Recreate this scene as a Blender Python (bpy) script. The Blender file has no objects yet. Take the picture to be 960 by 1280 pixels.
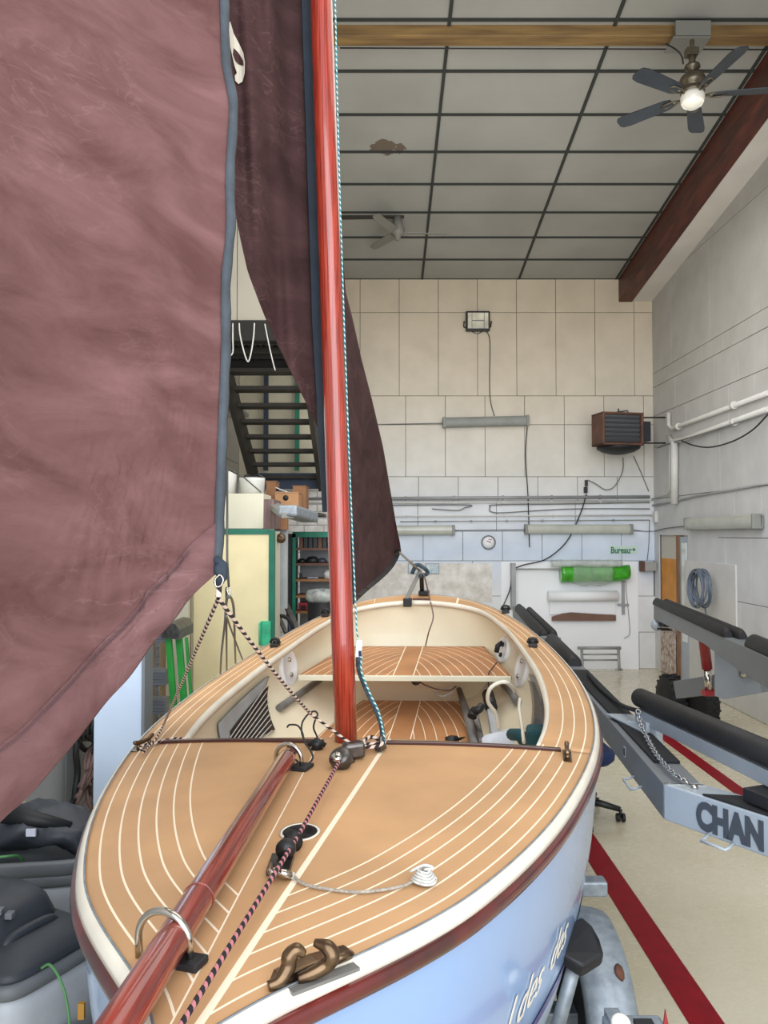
import bpy, bmesh, math, random
from math import sin, cos, pi, radians as R
from mathutils import Vector as V, Matrix, noise
random.seed(7)
SC = bpy.context.scene
COL = SC.collection
F = 960.0
TH = math.atan(25/960)
CT, ST = cos(TH), sin(TH)
CAMZ = 2.0

# ------------------------------------------------------------------ measuring helpers
def ray(px, py):
    v = (640-py)/F
    return V(((px-480)/F, CT-v*ST, ST+v*CT))
def at(px, py, Y):
    d = ray(px, py); k = Y/d.y
    return V((d.x*k, Y, CAMZ+d.z*k))
def onx(px, py, X):
    d = ray(px, py); k = X/d.x
    return V((X, d.y*k, CAMZ+d.z*k))
def onz(px, py, z):
    d = ray(px, py); k = (z-CAMZ)/d.z
    return V((d.x*k, d.y*k, z))

# ------------------------------------------------------------------ materials
def lin(c):
    return tuple(((x/255)/12.92 if x/255 <= .04045 else ((x/255+.055)/1.055)**2.4) for x in c[:3])+(1,)
MATS = {}
def mat(name, col, rough=.6, metal=0, var=.0, vs=8, col2=None, bump=0, bs=40, coat=0, stretch=None, spec=.5, alpha=1, trans=0, emit=0, coords='Object', detail=4):
    m = bpy.data.materials.new(name); m.use_nodes = True
    nt = m.node_tree; b = nt.nodes['Principled BSDF']; N = nt.nodes.new; L = nt.links.new
    b.inputs['Base Color'].default_value = lin(col)
    b.inputs['Roughness'].default_value = rough
    b.inputs['Metallic'].default_value = metal
    b.inputs['Specular IOR Level'].default_value = spec
    b.inputs['Coat Weight'].default_value = coat
    b.inputs['Coat Roughness'].default_value = .08
    if alpha < 1: b.inputs['Alpha'].default_value = alpha
    if trans: b.inputs['Transmission Weight'].default_value = trans
    if emit:
        b.inputs['Emission Color'].default_value = lin(col); b.inputs['Emission Strength'].default_value = emit
    tc = N('ShaderNodeTexCoord'); mp = N('ShaderNodeMapping'); L(tc.outputs[coords], mp.inputs[0])
    if stretch: mp.inputs['Scale'].default_value = stretch
    if var or col2:
        n = N('ShaderNodeTexNoise'); n.inputs['Scale'].default_value = vs; n.inputs['Detail'].default_value = detail
        L(mp.outputs[0], n.inputs['Vector'])
        r = N('ShaderNodeValToRGB'); r.color_ramp.elements[0].position = .32; r.color_ramp.elements[1].position = .68
        c2 = col2 or tuple(max(0, x*(1-var)) for x in col)
        r.color_ramp.elements[0].color = lin(c2); r.color_ramp.elements[1].color = lin(col)
        L(n.outputs[0], r.inputs[0]); L(r.outputs[0], b.inputs['Base Color'])
    if bump:
        n2 = N('ShaderNodeTexNoise'); n2.inputs['Scale'].default_value = bs; n2.inputs['Detail'].default_value = 5
        L(mp.outputs[0], n2.inputs['Vector'])
        bp = N('ShaderNodeBump'); bp.inputs['Strength'].default_value = bump; bp.inputs['Distance'].default_value = .01
        L(n2.outputs[0], bp.inputs['Height']); L(bp.outputs[0], b.inputs['Normal'])
    MATS[name] = m
    return m

def mathn(nt, op, a, b=None, c=None):
    n = nt.nodes.new('ShaderNodeMath'); n.operation = op
    for i, x in enumerate((a, b, c)):
        if x is None: continue
        if isinstance(x, (int, float)): n.inputs[i].default_value = x
        else: nt.links.new(x, n.inputs[i])
    return n.outputs[0]
def mixc(nt, fac, a, b):
    n = nt.nodes.new('ShaderNodeMix'); n.data_type = 'RGBA'
    if isinstance(fac, (int, float)): n.inputs[0].default_value = fac
    else: nt.links.new(fac, n.inputs[0])
    for i, x in ((6, a), (7, b)):
        if isinstance(x, tuple): n.inputs[i].default_value = x
        else: nt.links.new(x, n.inputs[i])
    return n.outputs[2]
def attr(nt, name):
    n = nt.nodes.new('ShaderNodeAttribute'); n.attribute_name = name
    return n.outputs['Fac']
def bcol(m): 
    b = m.node_tree.nodes['Principled BSDF'].inputs['Base Color']
    return b.links[0].from_socket if b.is_linked else tuple(b.default_value)
def setcol(m, s): m.node_tree.links.new(s, m.node_tree.nodes['Principled BSDF'].inputs['Base Color'])

mat('teak', (206,160,114), .62, var=.10, vs=3, bump=.06, bs=120, stretch=(1,1,1))
mat('teak_dark', (186,130,84), .65, var=.12, vs=4, bump=.05, bs=120)
mat('seam', (245,228,202), .5)
mat('white_rim', (236,228,212), .35, var=.06, vs=6, coat=.3)
mat('red_rail', (100,20,15), .3, var=.45, vs=9, coat=.8, stretch=(1,1,1))
mat('rail_dark', (60,24,26), .3, coat=.6)
mat('hull_blue', (138,166,208), .22, var=.03, vs=2, coat=.6)
mat('hull_grey', (176,190,206), .3, coat=.4)
mat('stripe_purple', (96,84,142), .35, coat=.3)
mat('cream_gel', (238,226,198), .4, var=.05, vs=2.5, coat=.2)
mat('locker_grey', (176,180,184), .5, var=.1, vs=6)
mat('locker_dark', (62,42,34), .8, var=.5, vs=14)
mat('grey_plastic', (120,118,114), .5, var=.15, vs=10)
mat('varnish', (186,66,44), .26, var=.0, col2=(112,26,20), vs=9, coat=.8, stretch=(30,30,.35), bump=.06, bs=30, detail=6)
mat('varnish_dark', (150,56,44), .25, col2=(92,26,22), vs=5, coat=.9, stretch=(18,.6,18), bump=.04, bs=30, detail=6)
mat('old_wood', (112,76,66), .6, col2=(78,50,44), vs=6, stretch=(20,2,20))
mat('chrome', (205,200,192), .16, 1, var=.12, vs=20)
mat('steel_dark', (110,106,104), .35, .9, var=.3, vs=30)
mat('bronze', (128,104,78), .28, .85, col2=(72,56,44), vs=22)
mat('black_plastic', (26,26,29), .45, var=.3, vs=20)
mat('black_rubber', (30,30,33), .6, var=.25, vs=10, bump=.1, bs=60)
mat('carpet_black', (34,35,39), .95, var=.2, vs=60, bump=.2, bs=200)
mat('dark_metal', (60,62,64), .5, .5, var=.2, vs=12)
mat('film_wrap', (226,236,230), .1, var=.15, vs=9, coat=.8, bump=.8, bs=16, alpha=.28)
mat('trailer_grey', (128,133,138), .45, .25, var=.06, vs=3)
mat('trailer_light', (176,186,196), .4, .2, var=.06, vs=4)
mat('galvanised', (154,162,168), .5, .45, var=.0, col2=(126,134,142), vs=26, bump=.08, bs=60)
mat('letter_navy', (66,72,82), .55)
mat('chrome_chain', (190,192,196), .3, .9)
mat('red_paint', (150,22,34), .4, coat=.4)
mat('blue_seat', (22,44,88), .8, var=.15, vs=20)
mat('tape_blue', (72,80,88), .8, var=.25, vs=12, bump=.3, bs=40)
mat('tape_dark', (42,52,64), .8, var=.15, vs=12)
mat('emblem', (214,206,190), .8)
mat('rope_grey', (176,168,156), .8, var=.3, vs=120)
mat('rope_white', (206,206,200), .8, var=.15, vs=80)
mat('rope_navy', (70,90,104), .8, var=.0, col2=(38,44,52), vs=70)
mat('wire', (92,94,96), .4, .6)
mat('cable_black', (34,34,36), .6)
mat('cable_grey', (112,112,112), .6)
mat('hose_white', (226,220,204), .45)
mat('cloth_white', (214,220,232), .9, var=.08, vs=10, bump=.3, bs=12)
mat('cloth_teal', (30,74,82), .9)
mat('green_frame', (10,122,96), .5, var=.15, vs=6)
mat('green_light', (70,206,156), .5, var=.2, vs=10)
mat('green_ladder', (42,158,62), .45, var=.15, vs=8)
mat('aluminium', (150,154,160), .45, .5, stretch=(1,1,60), var=.3, vs=2)
mat('door_yellow', (255,240,192), .6, var=.06, vs=3)
mat('cream_box', (216,212,190), .6, var=.05, vs=3)
mat('panel_pink', (132,106,102), .7, var=.25, vs=4, stretch=(8,8,.6))
mat('cardboard', (186,140,98), .8, var=.12, vs=6)
mat('cardboard_dark', (150,106,72), .8, var=.12, vs=6)
mat('board_brown', (122,92,78), .75, var=.1, vs=5)
mat('timber_pale', (150,128,96), .75, col2=(118,98,72), vs=4, stretch=(10,10,1))
mat('wall_blue', (206,222,242), .7, var=.06, vs=2)
mat('bucket_white', (206,206,200), .5, var=.08, vs=4)
mat('stair_dark', (58,54,47), .7, .2, var=.15, vs=4)
mat('grille_dark', (30,26,21), .8, var=.2, vs=8)
mat('stair_blue', (44,60,84), .6, var=.2, vs=5)
mat('pipe_white', (214,212,206), .5, var=.05, vs=4)
mat('pipe_grey', (164,166,166), .5, .2, var=.1, vs=4)
mat('lamp_body', (138,140,134), .5, var=.08, vs=6)
mat('lamp_lens', (188,190,180), .3, var=.08, vs=5, coat=.4)
mat('flood_glass', (226,220,196), .2, var=.25, vs=5, coat=.5)
mat('heater_brown', (112,76,60), .6, .2, col2=(86,60,50), vs=6)
mat('heater_slat', (120,122,126), .4, .6)
mat('green_film', (62,176,30), .25, var=.25, vs=12, coat=.6)
mat('clear_film', (222,230,226), .12, var=.2, vs=9, coat=.8, bump=.5, bs=14, alpha=.5)
mat('paper_white', (240,242,246), .8)
mat('picture_blue', (150,178,196), .5, col2=(214,224,222), vs=14)
mat('sign_green', (30,110,84), .6)
mat('sign_pale', (196,216,206), .6)
mat('orange_panel', (226,152,62), .6, var=.12, vs=4)
mat('door_wood', (150,110,76), .6, col2=(118,84,60), vs=5, stretch=(8,8,1))
mat('glass_bright', (222,226,222), .1, coat=1, spec=.8)
mat('hose_blue', (112,124,142), .5, var=.2, vs=10)
mat('brick_worn', (214,208,200), .85, col2=(150,112,92), vs=16, bump=.4, bs=18)
mat('beam_brown', (92,42,26), .45, col2=(54,24,18), vs=3, stretch=(6,1,6), bump=.05)
mat('beam_yellow', (142,112,64), .6, col2=(104,78,46), vs=3, stretch=(.6,6,6))
mat('fan_blade', (62,68,76), .45, .2, var=.15, vs=5)
mat('fan_brass', (120,110,92), .35, .7, var=.2, vs=12)
mat('fan_grey', (120,118,110), .5)
mat('opal', (232,228,214), .3, coat=.4)
mat('vac_dark', (54,58,65), .5, var=.15, vs=8)
mat('vac_black', (22,23,26), .55, var=.2, vs=10)
mat('vac_grey', (188,192,198), .5, var=.1, vs=6)
mat('vac_rim', (112,116,120), .55, var=.12, vs=8)
mat('cord_green', (84,140,84), .5)
mat('label_paper', (206,208,222), .7)
mat('label_amber', (190,140,60), .6)
mat('red_line', (138,0,22), .5, spec=.25, var=.12, vs=12)
mat('soffit', (206,200,190), .8, var=.05, vs=2)
mat('tyre', (28,28,30), .75, var=.2, vs=30, bump=.2, bs=50)
mat('rim_grey', (120,122,124), .5, .4)
mat('dark_gap', (96,92,86), .9)
mat('dark_gap_ceiling', (46,48,44), .8)
mat('stitch', (92,66,68), .9)
mat('hatch_white', (244,246,250), .35, coat=.4)
mat('partition_beige', (160,154,140), .85, var=.05, vs=2)
mat('rust', (110,66,46), .8, var=.3, vs=30)

# painted concrete floor
m = mat('floor_paint', (212,202,176), .22, var=.0, vs=1.2, coat=.25)
nt = m.node_tree; N = nt.nodes.new; L = nt.links.new
tc = N('ShaderNodeTexCoord')
n1 = N('ShaderNodeTexNoise'); n1.inputs['Scale'].default_value = .7; n1.inputs['Detail'].default_value = 5; L(tc.outputs['Object'], n1.inputs['Vector'])
mpx = N('ShaderNodeMapping'); mpx.inputs['Scale'].default_value = (1, 1.5, 1); L(tc.outputs['Object'], mpx.inputs[0])
n2 = N('ShaderNodeTexNoise'); n2.inputs['Scale'].default_value = 9; n2.inputs['Detail'].default_value = 7; n2.inputs['Roughness'].default_value = .7; L(mpx.outputs[0], n2.inputs['Vector'])
r1 = N('ShaderNodeValToRGB'); r1.color_ramp.elements[0].position = .35; r1.color_ramp.elements[1].position = .65
r1.color_ramp.elements[0].color = lin((196,186,158)); r1.color_ramp.elements[1].color = lin((214,206,184)); L(n1.outputs[0], r1.inputs[0])
chip = mathn(nt, 'GREATER_THAN', n2.outputs[0], .665)
chip2 = mathn(nt, 'LESS_THAN', n2.outputs[0], .30)
c = mixc(nt, mathn(nt, 'MULTIPLY', chip, .45), r1.outputs[0], lin((232,226,206)))
c = mixc(nt, mathn(nt, 'MULTIPLY', chip2, .5), c, lin((128,118,96)))
setcol(m, c)
bp = N('ShaderNodeBump'); bp.inputs['Strength'].default_value = .12; bp.inputs['Distance'].default_value = .004
L(n2.outputs[0], bp.inputs['Height']); L(bp.outputs[0], nt.nodes['Principled BSDF'].inputs['Normal'])
rr = N('ShaderNodeMapRange'); rr.inputs['To Min'].default_value = .14; rr.inputs['To Max'].default_value = .4; L(n2.outputs[0], rr.inputs['Value']); L(rr.outputs[0], nt.nodes['Principled BSDF'].inputs['Roughness'])

# painted block walls: back wall colour has warm-to-cool light painted in by height, its bluish band is real paint
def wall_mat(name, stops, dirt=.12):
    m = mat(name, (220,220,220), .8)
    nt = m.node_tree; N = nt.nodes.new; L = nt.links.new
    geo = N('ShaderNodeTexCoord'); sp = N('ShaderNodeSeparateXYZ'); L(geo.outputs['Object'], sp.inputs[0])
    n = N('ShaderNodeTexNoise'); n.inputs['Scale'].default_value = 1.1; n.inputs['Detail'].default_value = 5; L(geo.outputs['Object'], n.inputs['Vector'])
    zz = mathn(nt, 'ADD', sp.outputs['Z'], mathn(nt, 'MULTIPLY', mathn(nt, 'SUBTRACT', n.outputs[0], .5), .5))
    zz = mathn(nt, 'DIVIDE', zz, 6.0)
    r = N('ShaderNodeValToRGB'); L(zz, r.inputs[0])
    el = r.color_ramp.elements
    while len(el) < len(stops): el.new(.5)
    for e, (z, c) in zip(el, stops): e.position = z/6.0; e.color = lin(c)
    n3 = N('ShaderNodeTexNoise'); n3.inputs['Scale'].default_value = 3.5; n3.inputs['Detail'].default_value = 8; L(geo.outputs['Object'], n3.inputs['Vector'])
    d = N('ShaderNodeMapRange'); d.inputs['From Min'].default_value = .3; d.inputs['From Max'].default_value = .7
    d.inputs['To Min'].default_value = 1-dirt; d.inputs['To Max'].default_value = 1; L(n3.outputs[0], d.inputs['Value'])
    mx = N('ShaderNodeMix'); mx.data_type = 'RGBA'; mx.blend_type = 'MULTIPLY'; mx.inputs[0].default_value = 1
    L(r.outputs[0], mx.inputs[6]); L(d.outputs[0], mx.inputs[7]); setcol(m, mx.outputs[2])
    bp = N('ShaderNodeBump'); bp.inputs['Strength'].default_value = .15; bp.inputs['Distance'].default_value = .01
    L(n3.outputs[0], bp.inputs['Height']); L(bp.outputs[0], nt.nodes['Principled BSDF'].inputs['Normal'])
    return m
wall_mat('wall_back_lit_paint', [(.0,(222,222,220)),(1.2,(232,234,238)),(1.75,(210,223,241)),(2.25,(226,230,235)),(3.0,(222,218,209)),(4.0,(210,199,181)),(5.4,(198,183,158))])
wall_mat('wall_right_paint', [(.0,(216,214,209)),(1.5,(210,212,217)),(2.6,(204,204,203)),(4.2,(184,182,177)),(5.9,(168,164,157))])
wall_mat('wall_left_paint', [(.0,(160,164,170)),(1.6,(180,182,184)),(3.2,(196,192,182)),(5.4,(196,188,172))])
m = mat('ceiling_panel', (158,156,148), .85, var=.08, vs=1.0)
nt = m.node_tree; N = nt.nodes.new; L = nt.links.new
tc = N('ShaderNodeTexCoord'); vm = N('ShaderNodeVectorMath'); vm.operation = 'DISTANCE'
L(tc.outputs['Object'], vm.inputs[0])
STAIN = V((.02, 8.25, 6.12)); vm.inputs[1].default_value = STAIN
nn = N('ShaderNodeTexNoise'); nn.inputs['Scale'].default_value = 7; nn.inputs['Detail'].default_value = 7; L(tc.outputs['Object'], nn.inputs['Vector'])
q = mathn(nt, 'ADD', vm.outputs['Value'], mathn(nt, 'MULTIPLY', nn.outputs[0], .55))
setcol(m, mixc(nt, mathn(nt, 'MULTIPLY', mathn(nt, 'LESS_THAN', q, .42), .8), bcol(m), lin((84,62,40))))

# sail cloth
def cloth(name, c1, c2, c3, crease=.5):
    m = mat(name, c1, .92, spec=.15)
    nt = m.node_tree; N = nt.nodes.new; L = nt.links.new
    tc = N('ShaderNodeTexCoord')
    mp = N('ShaderNodeMapping'); mp.inputs['Rotation'].default_value = (0, R(35), R(15)); mp.inputs['Scale'].default_value = (1.0, 1.0, 2.4); L(tc.outputs['Object'], mp.inputs[0])
    n = N('ShaderNodeTexNoise'); n.inputs['Scale'].default_value = 3.2; n.inputs['Detail'].default_value = 8; n.inputs['Roughness'].default_value = .6; n.inputs['Distortion'].default_value = .6; L(mp.outputs[0], n.inputs['Vector'])
    r = N('ShaderNodeValToRGB'); r.color_ramp.elements[0].position = .33; r.color_ramp.elements[1].position = .68
    r.color_ramp.elements[0].color = lin(c2); r.color_ramp.elements[1].color = lin(c1); L(n.outputs[0], r.inputs[0])
    # pale crease lines where a distorted noise crosses its middle
    n2 = N('ShaderNodeTexNoise'); n2.inputs['Scale'].default_value = 7.5; n2.inputs['Detail'].default_value = 5; n2.inputs['Distortion'].default_value = .5; L(mp.outputs[0], n2.inputs['Vector'])
    a = mathn(nt, 'ABSOLUTE', mathn(nt, 'SUBTRACT', n2.outputs[0], .5))
    ln = N('ShaderNodeMapRange'); ln.inputs['From Min'].default_value = 0; ln.inputs['From Max'].default_value = .02; ln.inputs['To Min'].default_value = 1; ln.inputs['To Max'].default_value = 0; L(a, ln.inputs['Value'])
    msk = N('ShaderNodeTexNoise'); msk.inputs['Scale'].default_value = 2.1; L(tc.outputs['Object'], msk.inputs['Vector'])
    mm = N('ShaderNodeMapRange'); mm.inputs['From Min'].default_value = .48; mm.inputs['From Max'].default_value = .62; L(msk.outputs[0], mm.inputs['Value'])
    f = mathn(nt, 'MULTIPLY', mathn(nt, 'MULTIPLY', ln.outputs[0], mm.outputs[0]), crease)
    setcol(m, mixc(nt, f, r.outputs[0], lin(c3)))
    n4 = N('ShaderNodeTexNoise'); n4.inputs['Scale'].default_value = 900; L(tc.outputs['Object'], n4.inputs['Vector'])
    bp = N('ShaderNodeBump'); bp.inputs['Strength'].default_value = .5; bp.inputs['Distance'].default_value = .02; L(n.outputs[0], bp.inputs['Height'])
    bp2 = N('ShaderNodeBump'); bp2.inputs['Strength'].default_value = .25; bp2.inputs['Distance'].default_value = .006; L(n2.outputs[0], bp2.inputs['Height']); L(bp.outputs[0], bp2.inputs['Normal'])
    L(bp2.outputs[0], nt.nodes['Principled BSDF'].inputs['Normal'])
    return m
cloth('jib_cloth', (120,87,85), (88,58,56), (146,114,114), .22)
cloth('jib_hem_cloth', (126,93,93), (98,67,67), (150,118,118), .25)
cloth('mainsail_cloth', (82,57,57), (58,39,39), (130,98,96), .25)

# planked decks: white seams follow the edge of the deck and stop at the centre plank
def plank_mat(name, base, off, pitch, half, kmax, thick_r, thick_l):
    src = MATS[base]; m = src.copy(); m.name = name; MATS[name] = m
    nt = m.node_tree
    e, p, u = attr(nt, 'edge'), attr(nt, 'plank'), attr(nt, 'side')
    d = mathn(nt, 'DIVIDE', mathn(nt, 'SUBTRACT', e, off), pitch)
    fr = mathn(nt, 'ABSOLUTE', mathn(nt, 'SUBTRACT', mathn(nt, 'FRACT', mathn(nt, 'ADD', d, .5)), .5))
    ln = mathn(nt, 'LESS_THAN', mathn(nt, 'MULTIPLY', fr, pitch), half)
    ln = mathn(nt, 'MULTIPLY', ln, mathn(nt, 'GREATER_THAN', p, 0))
    ln = mathn(nt, 'MULTIPLY', ln, mathn(nt, 'GREATER_THAN', d, -.3))
    ln = mathn(nt, 'MULTIPLY', ln, mathn(nt, 'LESS_THAN', d, attr(nt, 'kmax')))
    th = mathn(nt, 'ADD', thick_l, mathn(nt, 'MULTIPLY', mathn(nt, 'GREATER_THAN', u, 0), thick_r-thick_l))
    kl = mathn(nt, 'LESS_THAN', mathn(nt, 'ABSOLUTE', p), th)
    f = mathn(nt, 'MAXIMUM', ln, kl)
    f = mathn(nt, 'MULTIPLY', f, attr(nt, 'seams'))
    setcol(m, mixc(nt, f, bcol(m), lin((246,230,204))))
    return m
plank_mat('deck_planks', 'teak', .035, .0445, .0024, 5.5, .0072, .0018)
plank_mat('sole_planks', 'teak_dark', .03, .062, .0021, 20, .003, .003)

# rope with a spiral fleck
def rope_mat(name, c1, c2, pitch, duty=.5):
    m = mat(name, c1, .85); nt = m.node_tree
    f = mathn(nt, 'FRACT', mathn(nt, 'ADD', mathn(nt, 'DIVIDE', attr(nt, 'along'), pitch), attr(nt, 'around')))
    setcol(m, mixc(nt, mathn(nt, 'GREATER_THAN', f, duty), lin(c1), lin(c2)))
rope_mat('rope_black_white', (34,30,34), (214,190,176), .034, .5)
rope_mat('rope_black_pink', (30,26,32), (188,120,124), .024, .55)
rope_mat('rope_blue_green', (40,132,142), (206,224,220), .02, .6)

# ------------------------------------------------------------------ mesh helpers
def BM(): return bmesh.new()
def basis(z, up=V((0,0,1))):
    z = z.normalized()
    if abs(z.dot(up)) > .98: up = V((0,1,0))
    x = up.cross(z).normalized(); y = z.cross(x)
    return x, y, z
def box(bm, c, s, M=None, mi=0):
    M = M or Matrix()
    vs = [bm.verts.new(V(c)+M @ V((x*s[0]/2, y*s[1]/2, z*s[2]/2))) for x in (-1,1) for y in (-1,1) for z in (-1,1)]
    for f in ((0,1,3,2),(4,6,7,5),(0,4,5,1),(2,3,7,6),(0,2,6,4),(1,5,7,3)):
        fc = bm.faces.new([vs[i] for i in f]); fc.material_index = mi
    return vs
def box2(bm, a, b, mi=0):
    a, b = V(a), V(b); return box(bm, (a+b)/2, [abs(b[i]-a[i]) for i in range(3)], mi=mi)
def beam(bm, p0, p1, w, h, up=V((0,0,1)), off=0, mi=0):
    # rectangular bar whose TOP centre line runs p0 -> p1
    p0, p1 = V(p0), V(p1); z = (p1-p0).normalized(); x = z.cross(up).normalized(); y = x.cross(z).normalized()
    r = []
    for p in (p0, p1):
        r.append([bm.verts.new(p+x*sx*w/2+y*(sy-off)) for sx, sy in ((-1,0),(1,0),(1,-h),(-1,-h))])
    loft(bm, r, mi=mi, made=True)
def loft(bm, rings, closed=True, cap=True, mi=0, made=False, smooth=False):
    R_ = rings if made else [[bm.verts.new(p) for p in r] for r in rings]
    n = len(R_[0])
    for a, b in zip(R_[:-1], R_[1:]):
        for i in range(n if closed else n-1):
            f = bm.faces.new((a[i], a[(i+1) % n], b[(i+1) % n], b[i])); f.material_index = mi; f.smooth = smooth
    if cap and closed:
        for r, rev in ((R_[0], True), (R_[-1], False)):
            f = bm.faces.new(list(reversed(r)) if rev else r); f.material_index = mi
    return R_
def tube(bm, pts, r, n=10, cap=True, mi=0, track=False):
    pts = [V(p) for p in pts]
    if track:
        la = bm.verts.layers.float.get('along') or bm.verts.layers.float.new('along')
        ra = bm.verts.layers.float.get('around') or bm.verts.layers.float.new('around')
    rs = r if isinstance(r, (list, tuple)) else [r]*len(pts)
    t0 = (pts[1]-pts[0]).normalized(); x, y, _ = basis(t0); rings = []; L_ = 0
    for i, p in enumerate(pts):
        a = pts[max(i-1, 0)]; b = pts[min(i+1, len(pts)-1)]
        t = (b-a).normalized() if (b-a).length > 1e-9 else t0
        x = (x-t*x.dot(t)).normalized(); y = t.cross(x)
        if i: L_ += (p-pts[i-1]).length
        ring = []
        m_ = n+1 if track else n
        for k in range(m_):
            v = bm.verts.new(p+(x*cos(2*pi*k/n)+y*sin(2*pi*k/n))*rs[i])
            if track: v[la] = L_; v[ra] = k/n
            ring.append(v)
        rings.append(ring)
    for a, b in zip(rings[:-1], rings[1:]):
        for k in range(n):
            k2 = k+1 if track else (k+1) % n
            f = bm.faces.new((a[k], a[k2], b[k2], b[k])); f.smooth = True; f.material_index = mi
    if cap and not track:
        bm.faces.new(list(reversed(rings[0]))).material_index = mi; bm.faces.new(rings[-1]).material_index = mi
def smoothpath(pts, n=8):
    pts = [V(p) for p in pts]; out = []
    for i in range(len(pts)-1):
        p0 = pts[i-1] if i else pts[0]*2-pts[1]; p1, p2 = pts[i], pts[i+1]; p3 = pts[i+2] if i+2 < len(pts) else pts[-1]*2-pts[-2]
        for k in range(n):
            f = k/n
            out.append(p1+(p2-p0)*.5*f+(p0*2-p1*5+p2*4-p3)*.5*f*f+((p1-p2)*3+p3-p0)*.5*f**3)
    out.append(pts[-1]); return out
def sag(a, b, d, n=14):
    a, b = V(a), V(b); return [a.lerp(b, i/n)-V((0,0,d*4*(i/n)*(1-i/n))) for i in range(n+1)]
def cyl(bm, a, b, r, n=20, r2=None, mi=0):
    tube(bm, [a, b], [r, r if r2 is None else r2], n, mi=mi)
def lathe(bm, c, prof, n=28, axis=V((0,0,1)), mi=0, smooth=True):
    x, y, z = basis(axis, V((0,1,0)) if abs(axis.z) > .9 else V((0,0,1))); c = V(c)
    loft(bm, [[c+z*h+(x*cos(2*pi*k/n)+y*sin(2*pi*k/n))*max(r,.0002) for k in range(n)] for r, h in prof], mi=mi, smooth=smooth)
def sring(c, a, b, z, e=4, n=32, rot=0):
    out = []
    for k in range(n):
        t = 2*pi*k/n; x = abs(cos(t))**(2/e)*a*(1 if cos(t) >= 0 else -1); y = abs(sin(t))**(2/e)*b*(1 if sin(t) >= 0 else -1)
        out.append(V((c[0]+x*cos(rot)-y*sin(rot), c[1]+x*sin(rot)+y*cos(rot), z)))
    return out
def prism(bm, pts, d, mi=0):
    d = V(d); a = [bm.verts.new(V(p)) for p in pts]; b = [bm.verts.new(V(p)+d) for p in pts]
    n = len(a)
    for f in [list(reversed(a)), b]+[[a[i], a[(i+1) % n], b[(i+1) % n], b[i]] for i in range(n)]:
        bm.faces.new(f).material_index = mi
def sheet(bm, P, smooth=True, mi=0):
    r = [[bm.verts.new(p) for p in row] for row in P]
    for a, b in zip(r[:-1], r[1:]):
        for i in range(len(a)-1):
            f = bm.faces.new((a[i], a[i+1], b[i+1], b[i])); f.smooth = smooth; f.material_index = mi
    return r

def obj(name, bm, m, parent=None, label=None, cat=None, group=None, kind=None, bevel=0, solid=0, sub=0, autosmooth=False):
    if bevel == 0:
        pass
    bmesh.ops.recalc_face_normals(bm, faces=bm.faces)
    if parent is not None:
        wl = V(parent['_w']) if '_w' in parent else parent.location
        bmesh.ops.translate(bm, verts=bm.verts, vec=-wl)
    me = bpy.data.meshes.new(name); bm.to_mesh(me); bm.free()
    o = bpy.data.objects.new(name, me); COL.objects.link(o)
    for x in (m if isinstance(m, (list, tuple)) else [m]): me.materials.append(MATS[x])
    if parent is not None:
        o.parent = parent; o['_w'] = list(wl); o.location = (0,0,0)
        tmp.append(o)
    if label: o['label'] = label
    if cat: o['category'] = cat
    if group: o['group'] = group
    if kind: o['kind'] = kind
    if solid:
        s = o.modifiers.new('Solid', 'SOLIDIFY'); s.thickness = solid; s.offset = 0
    if bevel:
        b = o.modifiers.new('Bevel', 'BEVEL'); b.width = bevel; b.segments = 2; b.limit_method = 'ANGLE'; b.angle_limit = R(40)
    if sub:
        s = o.modifiers.new('Sub', 'SUBSURF'); s.levels = sub; s.render_levels = sub
    return o
tmp = []
def thing(name, loc, label, cat, group=None):
    o = bpy.data.objects.new(name, None); COL.objects.link(o); o.location = V(loc); o.empty_display_size = .1
    o['label'] = label; o['category'] = cat
    if group: o['group'] = group
    return o
def struct(name, bm, m, **k): return obj(name, bm, m, kind='structure', **k)
def one(name, bm, m, label, cat, **k):
    # single-mesh thing with its origin at its own base
    vs = [v.co for v in bm.verts]
    lo = V((min(v.x for v in vs), min(v.y for v in vs), min(v.z for v in vs))); hi = V((max(v.x for v in vs), max(v.y for v in vs), max(v.z for v in vs)))
    c = V(((lo.x+hi.x)/2, (lo.y+hi.y)/2, lo.z))
    bmesh.ops.translate(bm, verts=bm.verts, vec=-c)
    o = obj(name, bm, m, label=label, cat=cat, **k); o.location = c
    return o
def rope(name, pts, r, m, label, cat='rope', n=8, track=None, **k):
    bm = BM(); tube(bm, pts, r, n, track=m.startswith('rope_b') if track is None else track)
    return one(name, bm, m, label, cat, **k)
def text_bm(s, size, mapf, shear=0, bold=0, ext=.002, font_sx=1):
    cu = bpy.data.curves.new('t', 'FONT'); cu.body = s; cu.size = size; cu.shear = shear; cu.offset = bold; cu.extrude = ext; cu.resolution_u = 4
    o = bpy.data.objects.new('t', cu); COL.objects.link(o)
    dg = bpy.context.evaluated_depsgraph_get(); me = bpy.data.meshes.new_from_object(o.evaluated_get(dg))
    bm = BM(); bm.from_mesh(me)
    for v in bm.verts: v.co = mapf(v.co.x*font_sx, v.co.y, v.co.z)
    bpy.data.objects.remove(o); bpy.data.curves.remove(cu); bpy.data.meshes.remove(me)
    return bm
# ================================================================== THE ROOM
YB = 11.3; XR = 3.98; XL = -2.15; YN = -1.6
dv = ray(481, 796); SL = dv.z/dv.y
ZB = at(600, 349.5, YB).z
def zc(y): return ZB+SL*(y-YB)
bm = BM(); box2(bm, (XL-.2, YN, -.1), (XR+.2, YB+.2, 0)); struct('floor', bm, 'floor_paint')
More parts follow.
